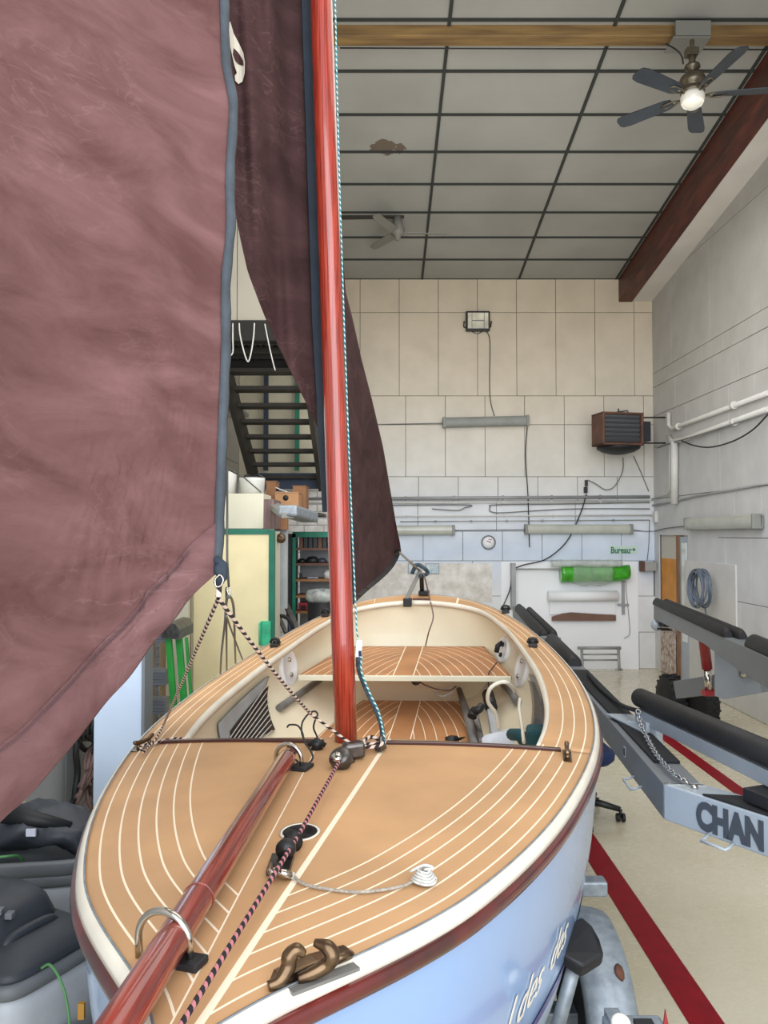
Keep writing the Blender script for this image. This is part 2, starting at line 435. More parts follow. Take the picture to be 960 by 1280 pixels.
# red lines painted on the floor
def floor_line(x0, x1, y0, y1, lab):
    bm = BM(); box2(bm, (x0, y0, 0), (x1, y1, .003)); one('floor_line', bm, 'red_line', lab, 'floor line', kind='structure')
floor_line(1.24, 1.385, YN, 9.0, 'wide red line painted on the floor beside the boat')
floor_line(2.68, 2.80, 2.0, 8.0, 'red line painted on the floor under the grey trailer')

# suspended ceiling: pale panels between dark bars, falling towards the back wall
bm = BM()
sv = V((0, 1, SL)).normalized(); nz = V((0, -SL, 1)).normalized()
MC = Matrix((V((1,0,0)), sv, nz)).transposed()
xs = [XL-.02, -.871, .565, 2.0, 3.44, XR+.05]
cy = YB; k = 0
a = V((XL-.1, YN, zc(YN))); b = V((XR+.1, YB+.1, zc(YB+.1)))
q = [V((x, y, zc(y)+.03)) for x, y in ((XL-.1,YN),(XR+.1,YN),(XR+.1,YB+.1),(XL-.1,YB+.1))]
prism(bm, q, nz*.1, mi=1)
yk = []
while YB-.6015*k > YN: yk.append(YB-.6015*k); k += 1
for i in range(len(yk)-1):
    for x0, x1 in zip(xs[:-1], xs[1:]):
        ym = (yk[i]+yk[i+1])/2
        box(bm, (( x0+x1)/2, ym, zc(ym)+.02), (x1-x0-.024, .6015/cos(math.atan(SL))-.024, .02), MC)
for y in yk: box(bm, ((XL+XR)/2, y, zc(y)+.006), (XR-XL, .028, .02), MC, mi=1)
for x in xs[1:-1]: box(bm, (x, (YN+YB)/2, zc((YN+YB)/2)+.004), (.03, (YB-YN)/cos(math.atan(SL)), .02), MC, mi=1)
struct('ceiling', bm, ['ceiling_panel', 'dark_gap_ceiling'])

def zpx(py): return at(600, py, YB).z
def xpx(px): return at(px, 500, YB).x
# back wall: smooth blocks and tall panels with thin joints
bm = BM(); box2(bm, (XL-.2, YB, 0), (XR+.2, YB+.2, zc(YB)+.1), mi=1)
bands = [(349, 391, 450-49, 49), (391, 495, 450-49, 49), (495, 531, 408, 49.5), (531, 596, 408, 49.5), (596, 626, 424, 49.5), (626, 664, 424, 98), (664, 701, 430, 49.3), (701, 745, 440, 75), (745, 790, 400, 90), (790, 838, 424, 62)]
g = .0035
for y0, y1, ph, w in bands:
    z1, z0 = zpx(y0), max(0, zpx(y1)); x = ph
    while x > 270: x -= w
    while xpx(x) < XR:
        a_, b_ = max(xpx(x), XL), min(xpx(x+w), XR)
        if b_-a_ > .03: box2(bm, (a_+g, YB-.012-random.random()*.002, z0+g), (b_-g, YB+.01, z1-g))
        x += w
struct('wall_back', bm, ['wall_back_lit_paint', 'dark_gap'], bevel=.003)
# right wall; its joints run back to the same corner
bm = BM()
door_y0, door_y1, door_z = onx(862, 800, XR).y, onx(826, 800, XR).y, onx(845, 669, XR).z
ztop = zc(3)+1.2
for (ya, yb, za, zb) in ((YN, door_y0, 0, 8.6), (door_y1, YB+.2, 0, 8.6), (door_y0, door_y1, door_z, 8.6)):
    box2(bm, (XR, ya, za), (XR+.2, yb, zb), mi=1)
zr = [0, .62, 1.22, onx(940, 609, XR).z-.55, onx(940, 609, XR).z, onx(960, 455, XR).z-.5, onx(960, 460, XR).z, onx(960, 409, XR).z, onx(960, 384, XR).z, onx(960,384,XR).z+1.25, 8.4]
zr = sorted(zr)
for j in range(len(zr)-1):
    w = 1.25 if j in (4, 8, 9) else .62; y = YB-(.25*j % w)
    yy = YB
    while yy > YN:
        y2 = max(y, YN)
        if yy-y2 > .03:
            box2(bm, (XR-.011-random.random()*.002, y2+g, zr[j]+g), (XR+.01, yy-g, zr[j+1]-g)) if not (y2 < door_y1+.02 and yy > door_y0-.02 and zr[j] < door_z+.02) else None
        yy = y2; y -= w
zdt = min(z for z in zr if z > door_z+.01)-g
for (ya, yb, za, zb) in ((door_y1, YB-.01, 0, zdt), (door_y0-.9, door_y0, 0, zdt), (door_y0, door_y1, door_z, zdt)):
    box2(bm, (XR-.01, ya, za), (XR+.01, yb, zb))
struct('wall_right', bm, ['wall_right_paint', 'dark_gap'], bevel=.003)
# left wall
bm = BM(); box2(bm, (XL-.2, YN, 0), (XL, YB+.2, 8.6), mi=1)
for j in range(14):
    y = YB-(j % 2)*.45; yy = YB
    while yy > YN:
        y2 = max(y, YN)
        if yy-y2 > .03: box2(bm, (XL-.01, y2+g, j*.6+g), (XL+.012, yy-g, j*.6+.6-g))
        yy = y2; y -= 1.22
struct('wall_left', bm, ['wall_left_paint', 'dark_gap'], bevel=.003)
# dark wooden roof beam on the right with the white soffit beyond it
def roofbar(x0, x1, h0, h1, name, m, bevel=.01):
    bm = BM(); pr = []
    for y in (YN, YB): pr.append([V((x0, y, zc(y)+h0)), V((x1, y, zc(y)+h0)), V((x1, y, zc(y)+h1)), V((x0, y, zc(y)+h1))])
    loft(bm, pr); struct(name, bm, m, bevel=bevel)
hb = zpx(378)-ZB
roofbar(xpx(774), xpx(791), hb, .03, 'trim_1', 'beam_brown')
roofbar(xpx(791), XR, hb+.01, hb+.1, 'trim_2', 'soffit')
# pale batten end under the soffit
bm = BM(); p = onx(912, 233, XR-.05); box(bm, p+V((-.05,0,0)), (.16,.3,.05)); struct('trim_3', bm, 'soffit', bevel=.005)
# yellow cross beam
YC = 6.55; zt, z0 = at(600, 20, YC).z, at(600, 45, YC).z
bm = BM(); box2(bm, (XL, YC, z0), (XR, YC+.14, zt+.08)); box2(bm, (XL, YC-.03, zt-.03), (at(885,0,YC).x, YC, zt+.05)); struct('trim_4', bm, 'beam_yellow', bevel=.006)

# doorway on the right wall
bm = BM()
za = onx(843, 699, XR).z; yd = onx(846, 700, XR).y
box2(bm, (XR+.02, yd, za), (XR+.16, door_y1, door_z)); box2(bm, (XR+.02, yd, onx(840,758,XR).z), (XR+.16, door_y1, za), mi=1)
box2(bm, (XR+.02, yd, 0), (XR+.16, door_y1, onx(840,758,XR).z), mi=2)
dr = obj('door_1', bm, ['soffit', 'orange_panel', 'brick_worn'], kind='structure')
bm = BM(); ya, yb2 = onx(850, 700, XR).y, onx(846, 700, XR).y
box2(bm, (XR-.012, ya, 0), (XR+.06, yb2, door_z)); obj('door_frame', bm, 'door_wood', dr, bevel=.004)
bm = BM(); box2(bm, (XR+.0, door_y0+.01, 0), (XR+.04, ya, door_z-.02)); lf = obj('door_leaf', bm, 'trailer_light', dr, label='pale door leaf with a tall narrow pane')
bm = BM(); box2(bm, (XR-.012, onx(858.5,700,XR).y, .55), (XR+.02, onx(853,700,XR).y, door_z-.10)); obj('pane', bm, 'glass_bright', lf)
bm = BM(); cyl(bm, (XR-.05, ya-.06, .98), (XR+.01, ya-.06, .98), .015); cyl(bm, (XR-.05, ya-.06, .98), (XR-.05, ya-.18, .98), .01); obj('door_handle', bm, 'chrome', lf)
# worn brick patches near the door and on the back wall (old render)
bm = BM(); box2(bm, (XR-.022, onx(845,800,XR).y, .02), (XR, onx(828,800,XR).y, onx(835,788,XR).z)); struct('trim_5', bm, 'brick_worn')
m = mat('render_worn', (234,232,228), .85, col2=(204,198,190), vs=9, bump=.4, bs=12, detail=9)
bm = BM(); box2(bm, (xpx(447), YB-.025, zpx(752)), (xpx(614), YB, zpx(704))); struct('trim_6', bm, 'render_worn')
bm = BM(); box2(bm, (xpx(625), YB-.03, zpx(836)), (xpx(795), YB, zpx(702))); struct('trim_7', bm, 'paper_white', bevel=.003)
MATS['paper_white'].name
# left white brick under the landing
bm = BM()
z = 1.2
while z < 2.72:
    x = -1.75-(.1 if int(z*10) % 2 else 0)
    while x < -.35: box2(bm, (x+.004, YB-.05, z+.004), (x+.286, YB, z+.096)); x += .29
    z += .1
struct('trim_8', bm, 'render_worn', bevel=.004)

# ================================================================== BACK WALL FITTINGS
def lamp(name, p0, p1, w, h, nrm, label, lens='lamp_lens', group=None):
    p0, p1 = V(p0), V(p1); c = (p0+p1)/2; t = thing(name, c, label, 'light fixture', group)
    d = (p1-p0); n = V(nrm).normalized(); L_ = d.length; x = d.normalized(); up = n.cross(x).normalized()
    if up.z < 0: up = -up
    M = Matrix((x, n, up)).transposed()
    bm = BM(); box(bm, c+n*.02, (L_, .04, h*.9), M); obj('housing', bm, 'lamp_body', t, bevel=.006)
    bm = BM(); rr = []
    for s_ in (-.5, .5):
        rr.append([c+x*(L_-.05)*s_+n*(.04+w*max(0, cos(a))**.6)+up*(h/2*sin(a)) for a in [(-90+180*k/12)*pi/180 for k in range(13)]])
    loft(bm, rr, smooth=False); obj('diffuser', bm, lens, t, bevel=.003)
    for s_ in (-1, 1):
        bm = BM(); box(bm, c+x*(L_/2-.02)*s_+n*(.03+w/2), (.04, w+.04, h*1.06), M); obj('end_cap', bm, 'lamp_body', t, bevel=.008)
    return t
NB_ = (0,-1,0)
lamp('strip_light', at(553,529,YB-.02), at(660,526.5,YB-.02), .06, .15, NB_, 'highest grey strip light on the back wall, under the floodlight', 'lamp_body')
lamp('strip_light', at(655,661.5,YB-.02), at(789,661.5,YB-.02), .06, .14, NB_, 'long pale strip light on the back wall above the round dial and green roll')
lamp('strip_light', at(488,663,YB-.02), at(568,662.5,YB-.02), .06, .14, NB_, 'pale strip light on the back wall directly right of the dark sail')
lamp('strip_light', onx(866,655,XR-.02), onx(955,651.5,XR-.02), .07, .15, (-1,0,0), 'pale strip light fixed along the right wall above the hose coil')

t = thing('floodlight', at(597,401,YB), 'square black-framed floodlight high on the back wall', 'floodlight')
c = at(597.5, 401, YB-.12)
bm = BM(); box(bm, c+V((0,.03,0)), (.35,.08,.29)); obj('housing', bm, 'black_plastic', t, bevel=.012)
bm = BM(); box(bm, c+V((0,-.012,0)), (.30,.006,.23)); g_ = obj('glass', bm, 'flood_glass', t)
bm = BM(); box(bm, c+V((.0,-.018,0)), (.17,.006,.012)); [box(bm, c+V((x,-.018,0)), (.006,.006,.23)) for x in (-.09,.09)]; obj('lamp_tube', bm, 'cable_grey', g_)
bm = BM(); tube(bm, [c+V((-.19,.03,-.02)), c+V((-.2,.03,.0)), c+V((-.2,.1,-.06)), c+V((0,.115,-.17)), c+V((.2,.1,-.06)), c+V((.2,.03,0)), c+V((.19,.03,0))], .01, 6); obj('bracket', bm, 'black_plastic', t)

def wallcable(pts, Y, r, m, label, name='cable', cat='cable'):
    return rope(name, smoothpath([at(a, b, Y) for a, b in pts], 6), r, m, label, cat, n=6)
wallcable([(604,412),(610,417),(612.5,430),(612,470),(613,500),(618,520)], YB-.03, .006, 'cable_black', 'thin black cable from the floodlight down to the strip light')
wallcable([(659,534),(657,570),(660,620),(661.5,670),(662,684)], YB-.05, .007, 'cable_black', 'dark pull cord hanging from the upper strip light')
wallcable([(779,572),(778,590),(768,608),(757,612),(745,605),(735,600)], YB-.06, .007, 'cable_grey', 'grey cable looping from the wall heater to the plug')
wallcable([(733,618),(727,638),(714,668),(700,686),(680,700),(655,706),(642,711)], YB-.06, .009, 'cable_black', 'long black cable curving from the plug to the wall rod')
wallcable([(640,714),(638,735),(630,755),(626,762)], YB-.1, .008, 'cable_black', 'black cable hanging from the wall rod to the trailer rail')
wallcable([(792,570),(801,590),(811,614)], YB-.05, .006, 'cable_grey', 'grey wire from the heater down into the corner')
wallcable([(812,650),(811,680),(809,700)], YB-.03, .005, 'cable_grey', 'thin grey wire from the white socket down to the switch box')
wallcable([(782,716),(783,740),(786,770),(787,792),(780,798)], YB-.05, .004, 'cable_grey', 'thin looped string hanging at the right end of the green roll')
# plug
c = at(732, 609, YB-.04); bm = BM(); box(bm, c+V((0,.0,-.04)), (.05,.05,.09)); box(bm, c+V((.01,0,.06)), (.04,.05,.09)); one('plug', bm, 'black_plastic', 'small black plug hanging on the back wall below the heater', 'plug', bevel=.008)
# pipes along the back wall
def wpipe(y0, y1, x0, x1, r, m, lab, Y=YB-.05):
    bm = BM(); tube(bm, [at(x0, y0, Y), at(x1, y1, Y)], r, 10)
    n = 7; 
    o = one('pipe', bm, m, lab, 'pipe')
    for i in range(1, n):
        bm = BM(); p = at(x0, y0, Y).lerp(at(x1, y1, Y), i/n); box(bm, p+V((0,.025,0)), (.03,.045,.02+2*r)); ob = obj('pipe_clip', bm, m, None)
        ob.parent = o; ob.location = -o.location
        del_tmp = None
    return o
wpipe(623.5, 621, 385, 812, .024, 'pipe_grey', 'thick grey trunking pipe, topmost run along the back wall')
wpipe(629, 627, 385, 812, .012, 'pipe_white', 'thin white conduit just under the thick trunking on the back wall')
wpipe(646, 644, 385, 815, .010, 'pipe_white', 'thin white conduit, third run along the back wall')
wpipe(652, 650, 500, 812, .007, 'pipe_grey', 'thin grey conduit, lowest run along the back wall')
bm = BM(); tube(bm, smoothpath([at(x,y,YB-.04) for x,y in ((812,628),(700,630),(620,631),(613,634),(613,639),(625,641),(660,639),(720,636),(812,636))], 5), .008, 6); one('conduit', bm, 'cable_grey', 'narrow looped grey conduit between the back wall pipes', 'conduit')
bm = BM(); tube(bm, smoothpath([at(x,y,YB-.04) for x,y in ((540,636),(570,638),(580,635),(580,631),(440,632))], 5), .008, 6); one('conduit', bm, 'cable_grey', 'narrow looped grey conduit just right of the dark sail', 'conduit')
wallcable([(568,663),(610,662.5),(655,662)], YB-.03, .006, 'cable_grey', 'thin grey wire joining two strip lights on the back wall')
wallcable([(789,662),(805,664),(816,664)], YB-.03, .006, 'cable_grey', 'thin grey wire from the long strip light to the corner')
wallcable([(440,531),(500,530),(553,529)], YB-.03, .007, 'cable_grey', 'thin grey wire running into the left end of the upper strip light')
bm = BM(); tube(bm, smoothpath([onx(x,y,XR-.03) for x,y in ((818,664),(835,660),(866,657))], 5), .008, 6); one('cable', bm, 'cable_grey', 'thin grey wire on the right wall feeding its strip light', 'cable')
# heater
t = thing('wall_heater', at(785,540,YB-.3), 'brown louvred fan heater hung in the back right corner', 'heater')
A_, B_ = at(754,546,YB-.85), at(805,542,YB-.6)
x0_, x1_ = at(753.5,540,YB-.85).x, at(805,540,YB-.75).x
zt_, zb_ = at(780,515,YB-.8).z, at(780,556,YB-.8).z
dx = V((x1_-x0_, .12, 0)); c0 = V((x0_, YB-.86, 0)); dy = V((-.12, x1_-x0_, 0)).normalized()*.34
def hq(z): return [c0+V((0,0,z)), c0+dx+V((0,0,z)), c0+dx+dy+V((0,0,z)), c0+dy+V((0,0,z))]
ux = dx.normalized(); uy = dy.normalized(); MH = Matrix((ux, uy, V((0,0,1)))).transposed(); W_ = dx.length; H_ = zt_-zb_
cc = c0+dx/2+V((0,0,(zt_+zb_)/2))
bm = BM()
for sx in (-1,1): box(bm, cc+ux*sx*(W_/2-.015)+uy*.17, (.03,.34,H_), MH)
for sz in (-1,1): box(bm, cc+V((0,0,sz*(H_/2-.015)))+uy*.17, (W_,.34,.03), MH)
box(bm, cc+uy*.32, (W_-.02,.02,H_-.02), MH)
obj('casing', bm, 'heater_brown', t, bevel=.006)
bm = BM(); box(bm, cc+uy*.2, (W_-.08,.02,H_-.08), MH); obj('back_plate', bm, 'black_plastic', t)
for i in range(6):
    bm = BM(); box(bm, cc+uy*.05+V((0,0,-H_/2+.075+i*(H_-.12)/5.3)), (W_-.07,.075,.008), MH @ Matrix.Rotation(R(-50),3,'X')); obj('louvre', bm, 'heater_slat', t)
bm = BM(); box(bm, cc+uy*.42+ux*.05, (W_*.7,.16,H_*.75), MH); box(bm, cc+ux*(W_/2+.12)+uy*.3, (.22,.2,H_*.62), MH); obj('fan_box', bm, 'vac_dark', t, bevel=.01)
bm = BM(); lathe(bm, cc+uy*.25+V((.05,0,-H_/2-.005)), [(.30,0),(.29,-.03),(.22,-.07),(.1,-.1),(0,-.11)], 20); obj('drip_tray', bm, 'vac_black', t)
bm = BM()
for zz in (zt_-.03, zb_+.06): tube(bm, [cc+ux*.2+uy*.3+V((0,0,zz-cc.z)), V((XR, YB-.5, zz))], .012, 6)
tube(bm, [cc+V((0,.2,H_/2)), cc+V((0,.22,H_/2+.08))], .01, 6); tube(bm, [cc+V((-.03,.2,H_/2+.03)), cc+V((.12,.2,H_/2+.05)), cc+V((.14,.2,H_/2))], .01, 6)
obj('bracket', bm, 'dark_metal', t)
# pipes on the right wall
def rpipe(pts, r, m, lab, off=.05, nm='pipe', sm=0):
    p = [onx(a,b,XR-off) for a,b in pts]
    if sm: p = smoothpath(p, sm)
    bm = BM(); tube(bm, p, r, 10)
    return one(nm, bm, m, lab, 'pipe')
rpipe([(836,516),(836,532),(840,536),(960,491)], .028, 'pipe_white', 'upper white pipe climbing along the right wall')
rpipe([(836,545),(840,552),(855,549),(960,511)], .03, 'pipe_white', 'lower of the two thick white pipes along the right wall')
rpipe([(843,552),(843,630)], .05, 'pipe_white', 'short thick white pipe hanging down from the right wall pipes', .07)
rpipe([(837,550),(837,612),(834,617),(815,624)], .012, 'pipe_white', 'thin white conduit dropping beside the thick white pipe')
rpipe([(815,632),(838,628),(870,620),(960,604)], .014, 'pipe_grey', 'thin dark conduit along the right wall above its strip light', .03)
rpipe([(822,560),(845,552),(870,545),(960,516)], .008, 'cable_grey', 'thin grey cable strung above the lower white pipe', .09, 'cable')
rpipe([(852,551),(868,557),(888,559),(915,552),(940,538),(960,518)], .009, 'cable_black', 'black cable sagging under the white pipes on the right wall', .1, 'cable', 6)
for a, b, lab in ((917.5,506.5,'white pipe clip on the upper right wall pipe'),(918,527.5,'white pipe clip on the lower right wall pipe'),(848,533,'white pipe clip near the heater end of the upper pipe')):
    p = onx(a,b,XR-.05); bm = BM(); lathe(bm, p+V((0,-.02,0)), [(.045,0),(.045,.04)], 16, axis=V((0,1,0))); box(bm, p+V((.03,0,0)), (.05,.03,.03)); one('pipe_clip', bm, 'pipe_white', lab, 'clip')
# dial, sign, socket, switch
t = thing('wall_dial', at(610.5,678,YB-.02), 'small round white dial with grey rim on the back wall', 'dial')
bm = BM(); lathe(bm, at(610.5,678,YB-.012), [(.105,0),(.105,.025),(.09,.03),(.088,.0)], 32, axis=V((0,-1,0))); obj('rim', bm, 'cable_grey', t)
bm = BM(); lathe(bm, at(610.5,678,YB-.014), [(.088,0),(.088,.015),(0,.015)], 32, axis=V((0,-1,0))); obj('face', bm, 'paper_white', t)
bm = BM(); c = at(611,677,YB-.035); box(bm, c, (.07,.003,.012), Matrix.Rotation(R(20),3,'Y')); box(bm, c+V((.02,0,.03)), (.05,.003,.01)); obj('pointer', bm, 'red_paint', t)
t = thing('office_sign', at(779,687,YB-.02), 'small pale sign reading Bureau with a right arrow', 'sign')
bm = BM(); c = at(779.5,687,YB-.016); box(bm, c, (.40,.008,.115)); obj('sign_board', bm, 'sign_pale', t)
bm = text_bm('Bureau', .13, lambda x,y,z: at(763.3,691.4,YB-.022)+V((x,-z,y)), bold=.003, font_sx=.78); obj('lettering', bm, 'sign_green', t)
bm = BM(); c = at(790,687,YB-.023); box(bm, c, (.08,.003,.012)); prism(bm, [c+V((.055,0,0)), c+V((.02,0,.03)), c+V((.02,0,-.03))], (0,.003,0)); obj('arrow', bm, 'sign_green', t)
c = at(820.5,646,YB-.4); bm = BM(); c = onx(819.5,646,XR-.03); box(bm, c, (.05,.09,.17)); one('socket', bm, 'pipe_white', 'small white socket in the back right corner', 'socket', bevel=.012)
t = thing('switch_box', at(811,708,YB-.1), 'grey switch box with brown side in the back right corner', 'switch box')
c = at(812,708,YB-.1); bm = BM(); box(bm, c, (.17,.12,.13)); obj('box_body', bm, 'pipe_grey', t, bevel=.008)
bm = BM(); box(bm, c+V((-.11,0,0)), (.05,.12,.15)); obj('side_panel', bm, 'heater_brown', t, bevel=.004)
bm = BM(); cyl(bm, c+V((.08,0,-.02)), c+V((.26,.03,-.02)), .035); obj('conduit_stub', bm, 'pipe_grey', t)
# rod with rolls
t = thing('roll_holder', at(642,712,YB-.1), 'thin grey wall-mounted rod rack holding rolls of film', 'rack')
bm = BM(); tube(bm, [at(641,711.5,YB-.14), at(786,711.5,YB-.14)], .012, 8); obj('rod', bm, 'pipe_grey', t)
bm = BM(); box2(bm, at(639.5,704,YB-.16), at(643,760,YB-.02)); obj('upright', bm, 'pipe_grey', t)
bm = BM(); box2(bm, at(777,712,YB-.05), at(780.5,768,YB-.02)); box(bm, at(779,756,YB-.05), (.16,.03,.03)); obj('upright', bm, 'pipe_grey', t)
def hroll(name, x0, x1, yc, r, m, lab, Y=YB-.14, wob=.0):
    bm = BM(); P0, P1 = at(x0,yc,Y), at(x1,yc,Y); n = 22
    pts = [P0.lerp(P1, i/n) for i in range(n+1)]; tube(bm, pts, [r*(1+random.uniform(-wob, wob)) for _ in pts], 20)
    return one(name, bm, m, lab, 'roll')
t = thing('film_roll', at(740,717,YB-.14), 'bright green film roll hanging on the back wall rod', 'roll')
bm = BM(); rr = []
for i in range(25):
    f = i/24; x = at(698+84*f,711,YB).x; rb = .1*(1 if f < .72 else 1-(f-.72)*1.0); zc_ = at(700,717,YB-.14).z
    dz = 0 if f < .9 else (f-.9)*.2
    rr.append([V((x, YB-.14+.1*cos(a), zc_+dz*.5+(rb if sin(a) < 0 else .1)*1.25*sin(a)*(1+.05*sin(7*f+3*a)))) for a in [2*pi*k/24 for k in range(24)]])
loft(bm, rr, smooth=True); obj('film', bm, 'green_film', t)
bm = BM(); rr = []
for i in range(19):
    f = i/18; x = at(712+48*f,711,YB).x
    rr.append([V((x, YB-.14+.108*cos(a), zc_+.003+(.118+.012*sin(13*f+5*a))*1.2*sin(a)*(1+.25*(sin(a) < 0)*sin(pi*f)))) for a in [2*pi*k/24 for k in range(24)]])
loft(bm, rr, smooth=True); obj('wrapping', bm, 'film_wrap', t, label='crumpled clear plastic wrap around the green roll')
hroll('film_roll', 689, 777, 704.5, .055, 'clear_film', 'clear plastic roll lying above the green roll', YB-.2, .08)
t = thing('paper_roll', at(728,745,YB-.1), 'wide white paper roll with a hanging sheet on the back wall', 'paper roll')
bm = BM(); tube(bm, [at(685,745,YB-.12), at(772,745,YB-.12)], .075, 20); obj('roll', bm, 'paper_white', t)
bm = BM(); box2(bm, at(687,745,YB-.062), at(769,768,YB-.056)); obj('sheet', bm, 'paper_white', t)
bm = BM(); P = [(690,776),(690,771),(703,767),(714,765.5),(770,769),(770,776)]; prism(bm, [at(a,b,YB-.1) for a,b in P], (0,.02,0)); one('cardboard_sheet', bm, 'board_brown', 'long brown cardboard offcut leaning against the back wall', 'cardboard')
t = thing('metal_trestle', at(750,838,YB-.5), 'low grey metal trestle on the floor against the back wall', 'trestle')
for x in (727, 773):
    bm = BM(); tube(bm, [at(x,810,YB-.4), at(x+1,836,YB-.55)], .02, 8); tube(bm, [at(x-3,837,YB-.65), at(x+4,837,YB-.35)], .018, 8); obj('leg', bm, 'pipe_grey', t)
bm = BM(); tube(bm, [at(722,810,YB-.4), at(776,810,YB-.4)], .022, 8); obj('top_rail', bm, 'pipe_grey', t)
for y in (818, 825): bm = BM(); tube(bm, [at(727,y,YB-.44), at(773,y,YB-.44)], .012, 8); obj('cross_rail', bm, 'pipe_grey', t)
for x0, x1, lab in ((510,526,'small blue framed picture on the worn wall, left of a pair'),(532,549,'small blue framed picture on the worn wall, right of a pair')):
    t = thing('framed_picture', at((x0+x1)/2,711,YB-.04), lab, 'picture', None)
    bm = BM(); a_, b_ = at(x0,717.5,YB-.04), at(x1,704,YB-.03); box2(bm, a_, b_); obj('frame', bm, 'pipe_grey', t)
    bm = BM(); box2(bm, a_+V((.012,-.006,.012)), b_+V((-.012,-.01,-.012))); obj('print', bm, 'picture_blue', t)
# hose coil and its board on the right wall
bm = BM(); box2(bm, (XR-.03, onx(923,750,XR).y, onx(922,800,XR).z), (XR-.012, onx(859,750,XR).y, onx(922,706,XR).z)); one('wall_board', bm, 'wall_right_paint', 'square grey painted board behind the hose coil on the right wall', 'board', bevel=.003)
bm = BM(); pts = []; c = onx(882,735,XR-.12); rz = (onx(882,711,XR-.12).z-onx(882,760,XR-.12).z)/2
for i in range(9*28+1):
    a = 2*pi*i/28; k = i/28; rad = rz*(.92+.08*sin(k*2.1)); pts.append(c+V((-.02-.12*sin(k*1.7)**2*.9, rad*cos(a), rad*sin(a)-.02*sin(k*2.3)*0)))
tube(bm, pts, .011, 6); pts = [c+V((-.03,-.05,-rz)), c+V((0,-.06,-rz-.2)), c+V((0,-.06,-rz-.42))]; tube(bm, pts, .01, 6)
one('hose_coil', bm, 'hose_blue', 'coil of blue-grey hose hanging on the right wall', 'hose')

# ================================================================== FANS
def fan_blade(bm, c, ang, r0, r1, w0, w1, pitch=R(12), droop=0.0):
    d = V((cos(ang), sin(ang), -droop)).normalized(); s = V((-sin(ang), cos(ang), 0)); up = d.cross(s)
    s = (s*cos(pitch)+up*sin(pitch)); n = d.cross(s); pr = []
    prof = [(r0,w0*.7),(r0+.05,w0),(r1-.08,w1),(r1-.02,w1*.85),(r1,w1*.5)]
    loft(bm, [[c+d*r+s*w/2+n*.004, c+d*r+s*w/2-n*.004, c+d*r-s*w/2-n*.004, c+d*r-s*w/2+n*.004] for r, w in prof])
FY = 6.35; fc = at(865.5, 107, FY)
t = thing('ceiling_fan', at(865,40,FY), 'brass ceiling fan with five dark blades and a white globe', 'ceiling fan')
bm = BM(); p = at(866,36,FY+.1); box(bm, p, (.3,.03,.13)); box(bm, p+V((-.01,.1,-.075)), (.32,.22,.012)); obj('mounting_plate', bm, 'fan_grey', t, bevel=.003)
bm = BM(); cyl(bm, V((fc.x,FY,at(0,50,FY).z)), V((fc.x,FY,at(0,62,FY).z)), .018); box(bm, V((fc.x-.005,FY,at(0,66,FY).z)), (.1,.08,.06)); cyl(bm, V((fc.x,FY,at(0,70,FY).z)), V((fc.x,FY,at(0,84,FY).z)), .028); obj('down_rod', bm, 'fan_brass', t, bevel=.003)
za_ = at(0,82,FY).z
bm = BM(); lathe(bm, V((fc.x,FY,za_)), [(.02,.01),(.06,0),(.065,-.02),(.03,-.035),(.03,-.06),(.06,-.075),(.095,-.1),(.108,-.13),(.108,-.165),(.085,-.18),(.08,-.2),(.098,-.215),(.098,-.235),(.085,-.245)], 32); obj('motor', bm, 'fan_brass', t)
bm = BM(); lathe(bm, V((fc.x,FY,za_)), [(.09,-.24),(.1,-.265),(.097,-.30),(.08,-.335),(.045,-.36),(0,-.368)], 32); obj('globe', bm, 'opal', t)
for i, a in enumerate((15, 87, 159, 231, 303)):
    aa = R(65+72*i); bz = za_-.255
    bm = BM(); fan_blade(bm, V((fc.x,FY,bz)), aa, .17, .66, .12, .145); bl = obj('blade', bm, 'fan_blade', t)
    bm = BM(); d = V((cos(aa), sin(aa), 0)); s = V((-sin(aa), cos(aa), 0)); c_ = V((fc.x,FY,bz-.006))
    tube(bm, [c_+d*.1, c_+d*.16+s*.03, c_+d*.24+s*.03, c_+d*.27, c_+d*.24-s*.03, c_+d*.16-s*.03, c_+d*.1], .008, 6); obj('blade_bracket', bm, 'fan_brass', bl)
bm = BM(); tube(bm, smoothpath([at(833,55,FY+.1),at(845,62,FY),at(852,70,FY),at(854,80,FY)],5), .007, 6); obj('cable', bm, 'cable_black', t)
wc = [at(425,60,FY+.35), at(960,62,FY+.35)]
rope('cable', wc, .006, 'cable_black', 'thin black cable stretched under the yellow cross beam', 'cable', n=6)
GY = 9.6; gc = at(497, 291, GY)
t = thing('ceiling_fan', at(496,264,GY), 'small grey ceiling fan with three plain blades near the back wall', 'ceiling fan')
bm = BM(); cyl(bm, V((gc.x,GY,zc(GY)-.02)), V((gc.x,GY,gc.z+.02)), .035); obj('down_rod', bm, 'fan_grey', t)
bm = BM(); lathe(bm, gc+V((0,0,.1)), [(.05,.1),(.07,0),(.09,-.06),(.08,-.12),(.04,-.14),(.035,-.19),(0,-.2)], 24); obj('motor', bm, 'fan_grey', t)
for a in (4, 122, 243): bm = BM(); fan_blade(bm, gc, R(a), .07, .62, .12, .1, R(16)); obj('blade', bm, 'fan_grey', t)
bm = BM(); p0, p1 = at(405,268,GY), at(505,266,GY); beam(bm, p0, p1, .06, .06); one('ceiling_rail', bm, 'stair_dark', 'dark metal rail under the ceiling beside the small fan', 'rail')

